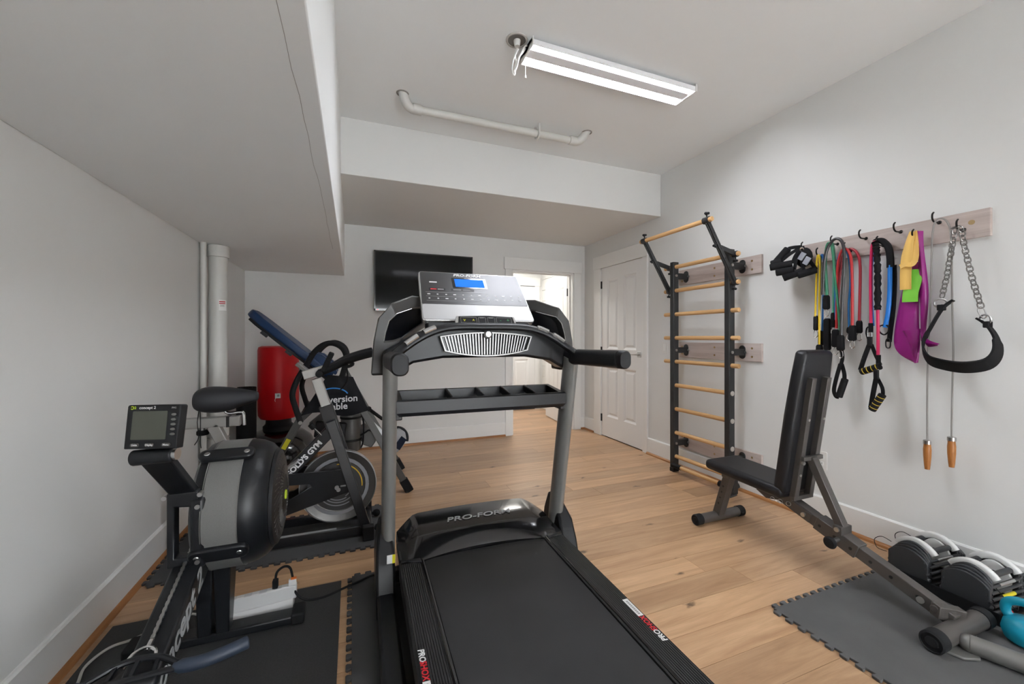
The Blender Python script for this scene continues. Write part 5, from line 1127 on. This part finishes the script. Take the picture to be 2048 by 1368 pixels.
# seat tube, saddle and slider
MB().bar((-.48, 2.72, .10), (-.66, 2.72, .56), .05, .06, up=(1, 0, 0)).build('seat_tube', M_BK, bk_, bevel=.004)
MB().bar((-.64, 2.72, .52), (-.725, 2.72, .71), .05, .055, up=(1, 0, 0)).build('seat_post', M_BSILV, bk_, bevel=.004)
MB().bar((-.93, 2.72, .728), (-.595, 2.72, .728), .05, .055).build('seat_slider', M_BSILV, bk_, bevel=.004)
MB().bar((-.66, 2.72, .728), (-.645, 2.72, .728), .054, .060).build('slider_joint', M_BK, bk_)
MB().tube([(-.672, 2.72, .815), (-.668, 2.72, .782), (-.645, 2.72, .772), (-.60, 2.72, .776), (-.582, 2.72, .765), (-.578, 2.72, .70)], .0085, 10, smooth=5).build('seat_stem', M_CHROME, bk_)
sd = MB(); rings = []
for t, w, zt, zb in ((-.03, .06, .890, .825), (.02, .105, .916, .800), (.15, .118, .928, .785), (.35, .105, .926, .778), (.55, .078, .920, .785), (.75, .056, .906, .812), (.96, .045, .893, .828), (1.03, .030, .886, .838)):
    x = -.80+.285*t; rings.append([(x, 2.72+w*c, (zt+zb)/2+(zt-zb)/2*s_) for c, s_ in ((-1, -.5), (-.6, -1), (.6, -1), (1, -.5), (1, .45), (.55, 1), (-.55, 1), (-1, .45))])
sd.loft(rings); so = sd.build('saddle', mat('saddle_cover', (34, 35, 40), .6, bump=.2, bscale=200), bk_, angle=70)
so.modifiers.new('s', 'SUBSURF').levels = 2; so.modifiers['s'].render_levels = 2
MB().lathe([(0, -.012), (.026, -.012), (.030, -.006), (.030, .008), (.024, .014), (0, .014)], (-.775, 2.72, .672), (0, 0, 1), n=10).build('slider_knob', M_RUBBER, bk_)
MB().cyl((-.775, 2.72, .68), (-.775, 2.72, .70), .012, n=12).build('knob_neck', M_STEEL, bk_)
MB().tube([(-.775, 2.665, .81), (-.782, 2.66, .74), (-.778, 2.665, .66), (-.795, 2.66, .62)], .0022, 6, smooth=4).tube([(-.771, 2.665, .81), (-.768, 2.66, .74), (-.77, 2.665, .64), (-.765, 2.66, .60)], .0022, 6, smooth=4).build('cover_cord', M_RUBBER, bk_)
# crank and caged pedal
MB().lathe([(0, -.02), (.05, -.02), (.055, 0), (.05, .012), (0, .012)], (-.42, 2.63, .27), (0, -1, 0), n=24).build('crank_hub', M_BK, bk_)
MB().bar((-.42, 2.612, .27), (-.385, 2.605, .43), .012, .028, up=(1, 0, 0)).build('crank_arm', M_STEEL, bk_, bevel=.003)
MB().bar((-.41, 2.56, .425), (-.285, 2.56, .51), .05, .014, up=(-.5, 0, 1)).build('pedal', M_STEEL, bk_, bevel=.003)
MB().tube([(-.40, 2.54, .43), (-.395, 2.54, .475), (-.355, 2.54, .50), (-.35, 2.54, .455)], .003, 6).build('toe_cage', M_CHROME, bk_)
# tension knob
MB().cyl((-.215, 2.66, .665), (-.175, 2.67, .615), .007, n=10).build('tension_rod', M_CHROME, bk_)
MB().cyl((-.235, 2.655, .69), (-.213, 2.66, .663), .016, n=14).build('tension_knob', M_RUBBER, bk_, bevel=.003)

# ================================================================== inversion table
iv = empty('inversion_table', (.0, 3.5, 0), 'inversion table with raised blue backrest, black handles and folding grey legs', 'inversion table')
M_IVG = mat('inversion_grey_steel', (86, 85, 83), .4, .2)
M_BLUEV = mat('blue_vinyl', (22, 50, 88), .4, spec=.35, bump=.1, bscale=200)
YN, YFR = 3.24, 3.80
for y in (YN, YFR):
    leg = MB().bar((-.075, y, .93), (.395, y, .035), .038, .05, up=(1, 0, 0)).build('front_leg', M_IVG, iv, bevel=.004)
    MB().bar((.362, y, .098), (.412, y, .004), .052, .064, up=(1, 0, 0)).build('foot_cap', M_RUBBER, iv, bevel=.006)
    l2 = MB().bar((-.33, y, .655), (-.66, y, .035), .038, .05, up=(1, 0, 0)).build('rear_leg', M_IVG, iv, bevel=.004)
    MB().bar((-.64, y, .07), (-.68, y, .004), .05, .062, up=(1, 0, 0)).build('foot_cap', M_RUBBER, iv, bevel=.006)
    MB().bar((-.345, y, .62), (-.05, y, .90), .030, .045, up=(1, 0, 0)).build('pivot_arm', M_IVG, iv, bevel=.004)
    # curved hand loop
    MB().tube([(-.345, y-.02, .60), (-.375, y-.025, .70), (-.395, y-.03, .80), (-.365, y-.03, .90), (-.31, y-.03, 1.0), (-.26, y-.03, 1.09), (-.20, y-.03, 1.145), (-.135, y-.03, 1.158), (-.07, y-.03, 1.12), (-.045, y-.03, 1.05), (-.06, y-.03, .97), (-.08, y-.02, .90)], .0195, 14, smooth=5).build('hand_loop', M_RUBBER, iv)
    MB().cyl((-.345, y-.03, .60), (-.345, y-.045, .60), .013, n=14).build('loop_bolt', M_BOLT, iv)
MB().bar((.27, YN, .28), (.27, YFR, .28), .03, .03).build('leg_brace', M_IVG, iv, bevel=.003)
MB().bar((-.55, YN, .22), (-.55, YFR, .22), .03, .03).build('leg_brace', M_IVG, iv, bevel=.003)
MB().box((-.435, YN-.026, .455), (.030, .003, .075), (0, .49, 0)).build('warning_label', M_YELLOW, iv)
# raised backrest (bed), seen from its side
q0, q1 = Vector((-.155, 3.53, .90)), Vector((-.705, 3.53, 1.385)); d = (q1-q0).normalized(); n = Vector((0, -1, 0)).cross(d); n = n if n.z > 0 else -n
R3 = Matrix((d, Vector((0, 1, 0)), d.cross(Vector((0, 1, 0))))).transposed()
L_ = (q1-q0).length
pd = MB(); rings = []
for t, w in ((0, .17), (.06, .19), (.55, .19), (.85, .165), (.96, .12), (1., .07)):
    rings.append([q0+d*L_*t+Vector((0, a*w, 0))+n*o for a, o in ((-1, -.022), (1, -.022), (1, .034), (-1, .034))])
pd.loft(rings).build('backrest', M_BLUEV, iv, bevel=.014, seg=3)
MB().loft([[q0+d*L_*t+Vector((0, a*w, 0))+n*o for a, o in ((-1, -.040), (1, -.040), (1, -.020), (-1, -.020))] for t, w in ((0, .165), (.55, .185), (.86, .16), (.95, .11))]).build('backrest_board', M_BLACKP, iv, bevel=.004)
for t in (.18, .42, .70): MB().bar(q0+d*L_*t+Vector((0, -.19, 0))-n*.045, q0+d*L_*(t+.07)+Vector((0, -.19, 0))-n*.045, .02, .02).build('board_clip', M_BLACKP, iv)
for s in (-1, 1): MB().loft([[q0+d*(.0+L_*t)+Vector((0, s*.10+a*.075, 0))+n*(.030+o*h) for a, o in ((-1, 0), (1, 0), (.8, 1), (-.8, 1))] for t, h in ((-.02, .02), (.06, .055), (.22, .055), (.32, .015))]).build('lumbar_cushion', M_BLUEV, iv, bevel=.012, seg=3)
# fabric cover with lettering stretched over the near A-frame
M_COV = mat('black_nylon', (17, 18, 22), .6, spec=.2, bump=.3, bscale=40)
cv = MB(); yy = YN-.034
grid = []
for i in range(13):
    t = i/12; row = []
    for j in range(13):
        s = j/12
        top = Vector((-.17+.17*s, 0, .93-.02*s)); bot = Vector((-.345+.455*s, 0, .655+.02*math.sin(s*7)-.01))
        p = top.lerp(bot, t); p.y = yy-.012*math.sin(math.pi*s)*math.sin(math.pi*t)+.004*math.sin(9*s+7*t); row.append(p)
    grid.append(row)
vs = [p for r in grid for p in r]+[p+Vector((0, .008, 0)) for r in grid for p in r]; N_ = 169; fs = []
for i in range(12):
    for j in range(12):
        a = i*13+j; fs += [(a, a+1, a+14, a+13), (N_+a+13, N_+a+14, N_+a+1, N_+a)]
for k in range(12):
    for a, b in ((k, k+1), (156+k+1, 156+k), ((k+1)*13, k*13), (k*13+12, (k+1)*13+12)): fs.append((a, N_+a, N_+b, b))
cv.add(vs, fs); co = cv.build('fabric_cover', M_COV, iv, angle=70)
text('cover_print', 'Inversion', .066, M_WHITE_INK, co, (-.090, yy-.0165, .752), (1, 0, .03), (0, 0, 1), .0006, bold=.0012)
text('cover_print', 'Table', .066, M_WHITE_INK, co, (-.110, yy-.0165, .700), (1, 0, .03), (0, 0, 1), .0006, bold=.0012)
MB().strap([(-.135+.105*math.cos(a), yy-.0150, .770+.065*math.sin(a)) for a in [math.radians(20+140*i/16) for i in range(17)]], .008, .0012, up=(0, 1, 0)).build('cover_arc', mat('blue_print', (30, 130, 210), .5), co)
# boom with scale, lock unit, ankle clamp and rollers
bo = MB().bar((-.09, 3.50, .725), (.34, 3.50, .29), .03, .05, up=(1, 0, 1)).build('boom', M_STEEL, iv, bevel=.003)
bdv = Vector((.43, 0, -.435)).normalized(); bnv = Vector((.435, 0, .43)).normalized()
for q in range(7): MB().prism(rrect(.008, .024, .003), Vector((-.03, 3.4845, .664))+bdv*(.022*q), (bdv+bnv*.5), Vector((0, 1, 0)).cross(bdv+bnv*.5), .002).build('height_slot', M_BLACKP, bo)
dl = MB().prism([(-.10, -.04), (-.085, .04), (-.04, .085), (.02, .09), (.065, .055), (.075, .0), (.05, -.055), (.0, -.105)], (.335, 3.455, .365), (1, 0, 0), (0, 0, 1), .06).build('ankle_unit', mat('light_grey_plastic', (150, 150, 152), .4), iv, bevel=.006)
MB().prism([(-.05, -.055), (.0, -.085), (.055, -.005), (.015, .03)], (.355, 3.424, .365), (1, 0, 0), (0, 0, 1), .003).build('unit_window', mat('dark_window', (30, 36, 52), .15), dl)
MB().tube([(.335+.085*math.cos(a), 3.455, .365+.095*math.sin(a)) for a in [math.radians(-15+110*i/10) for i in range(11)]], .012, 8).build('unit_guard', M_RUBBER, dl)
MB().cyl((.12, 3.38, .635), (.22, 3.42, .545), .013, n=14).ell((.115, 3.375, .640), .021, 12, 8).build('lock_lever', M_RUBBER, iv)
MB().cyl((.095, 3.40, .42), (.095, 3.68, .42), .050, n=20).build('ankle_roller', M_DGREY, iv, bevel=.008)
MB().prism([(-.055, .06), (.045, .06), (.065, -.04), (.03, -.09), (-.035, -.06)], (.105, 3.385, .425), (1, 0, 0), (0, 0, 1), .04).build('ankle_clamp', M_IVG, iv, bevel=.008)
# strapped grey bolster between the legs
bl = MB().lathe([(0, 0), (.065, 0), (.072, .01), (.074, .14), (.072, .275), (.064, .285), (0, .285)], (-.015, 3.36, .335), n=28).build('bolster', M_IVG, iv)
for zz in (.42, .59): MB().lathe([(.0745, -.008), (.0775, -.008), (.0775, .008), (.0745, .008)], (-.015, 3.36, zz), n=28).build('strap', M_WEB, bl)
MB().tube([(.06, 3.35, .61), (.075, 3.34, .55), (.072, 3.34, .40), (.055, 3.35, .345)], .006, 8, smooth=4).build('strap_handle', M_WEB, bl)
MB().tube([(.055, 3.33, .45), (.085, 3.31, .47), (.115, 3.30, .49), (.14, 3.31, .47)], .006, 8, smooth=4).build('strap_tail', M_WEB, bl)
MB().bar((-.30, 3.50, .52), (-.06, 3.50, .72), .05, .05, up=(0, 0, 1)).build('roller_frame', M_IVG, iv, bevel=.004)
MB().bar((-.345, YN, .61), (-.345, YFR, .61), .03, .03).build('pivot_bar', M_IVG, iv, bevel=.003)
MB().bar((-.26, 3.30, .53), (-.05, 3.30, .50), .04, .12, up=(0, 0, 1)).build('mechanism_box', M_BLACKP, iv, bevel=.01)

# ================================================================== punching bag and rolled mat
pb_ = empty('punching_bag', (-.63, 4.22, 0), 'red freestanding punching bag on a black round base in the back left corner', 'punching bag')
M_RED = mat('red_vinyl', (190, 6, 16), .42, spec=.3, bump=.05, bscale=60)
MB().lathe([(0, .465), (.10, .465), (.145, .475), (.162, .505), (.165, .56), (.165, 1.085), (.158, 1.112), (.135, 1.122), (0, 1.124)], (-.63, 4.22, 0), n=44).build('bag', M_RED, pb_)
MB().lathe([(0, .35), (.125, .35), (.125, .40), (.105, .42), (.10, .47), (0, .47)], (-.63, 4.22, 0), n=36).build('collar', M_BLACKP, pb_)
MB().lathe([(0, 0), (.27, 0), (.315, .03), (.325, .10), (.315, .20), (.27, .29), (.20, .345), (.13, .365), (0, .37)], (-.63, 4.22, 0), n=48).build('base', M_BLACKG, pb_)
MB().box((-.612, 4.0535, .69), (.042, .003, .042)).build('care_label', M_WHITE_INK, pb_)
MB().box((-.608, 4.0515, .692), (.018, .002, .020)).build('label_print', M_GREY_INK, pb_)
MB().tube([(-.628, 4.053, .67), (-.635, 4.05, .655), (-.63, 4.05, .64)], .0015, 5).build('label_thread', M_WHITE_INK, pb_)
rm = MB()
sp = [(-.80+(.022+.0042*a)*math.cos(a), 3.80+(.022+.0042*a)*math.sin(a)) for a in [.35*i for i in range(44)]]
rm.loft([[(x, y, z) for x, y in sp]+[(x*1.0+(-.80-x)*.05, y+(3.80-y)*.05, z) for x, y in sp[::-1]] for z in (.002, .80)])
o = rm.build('rolled_mat', M_FOAM, angle=50); tag(o, 'rolled black exercise mat standing upright beside the white drain pipe', 'mat')
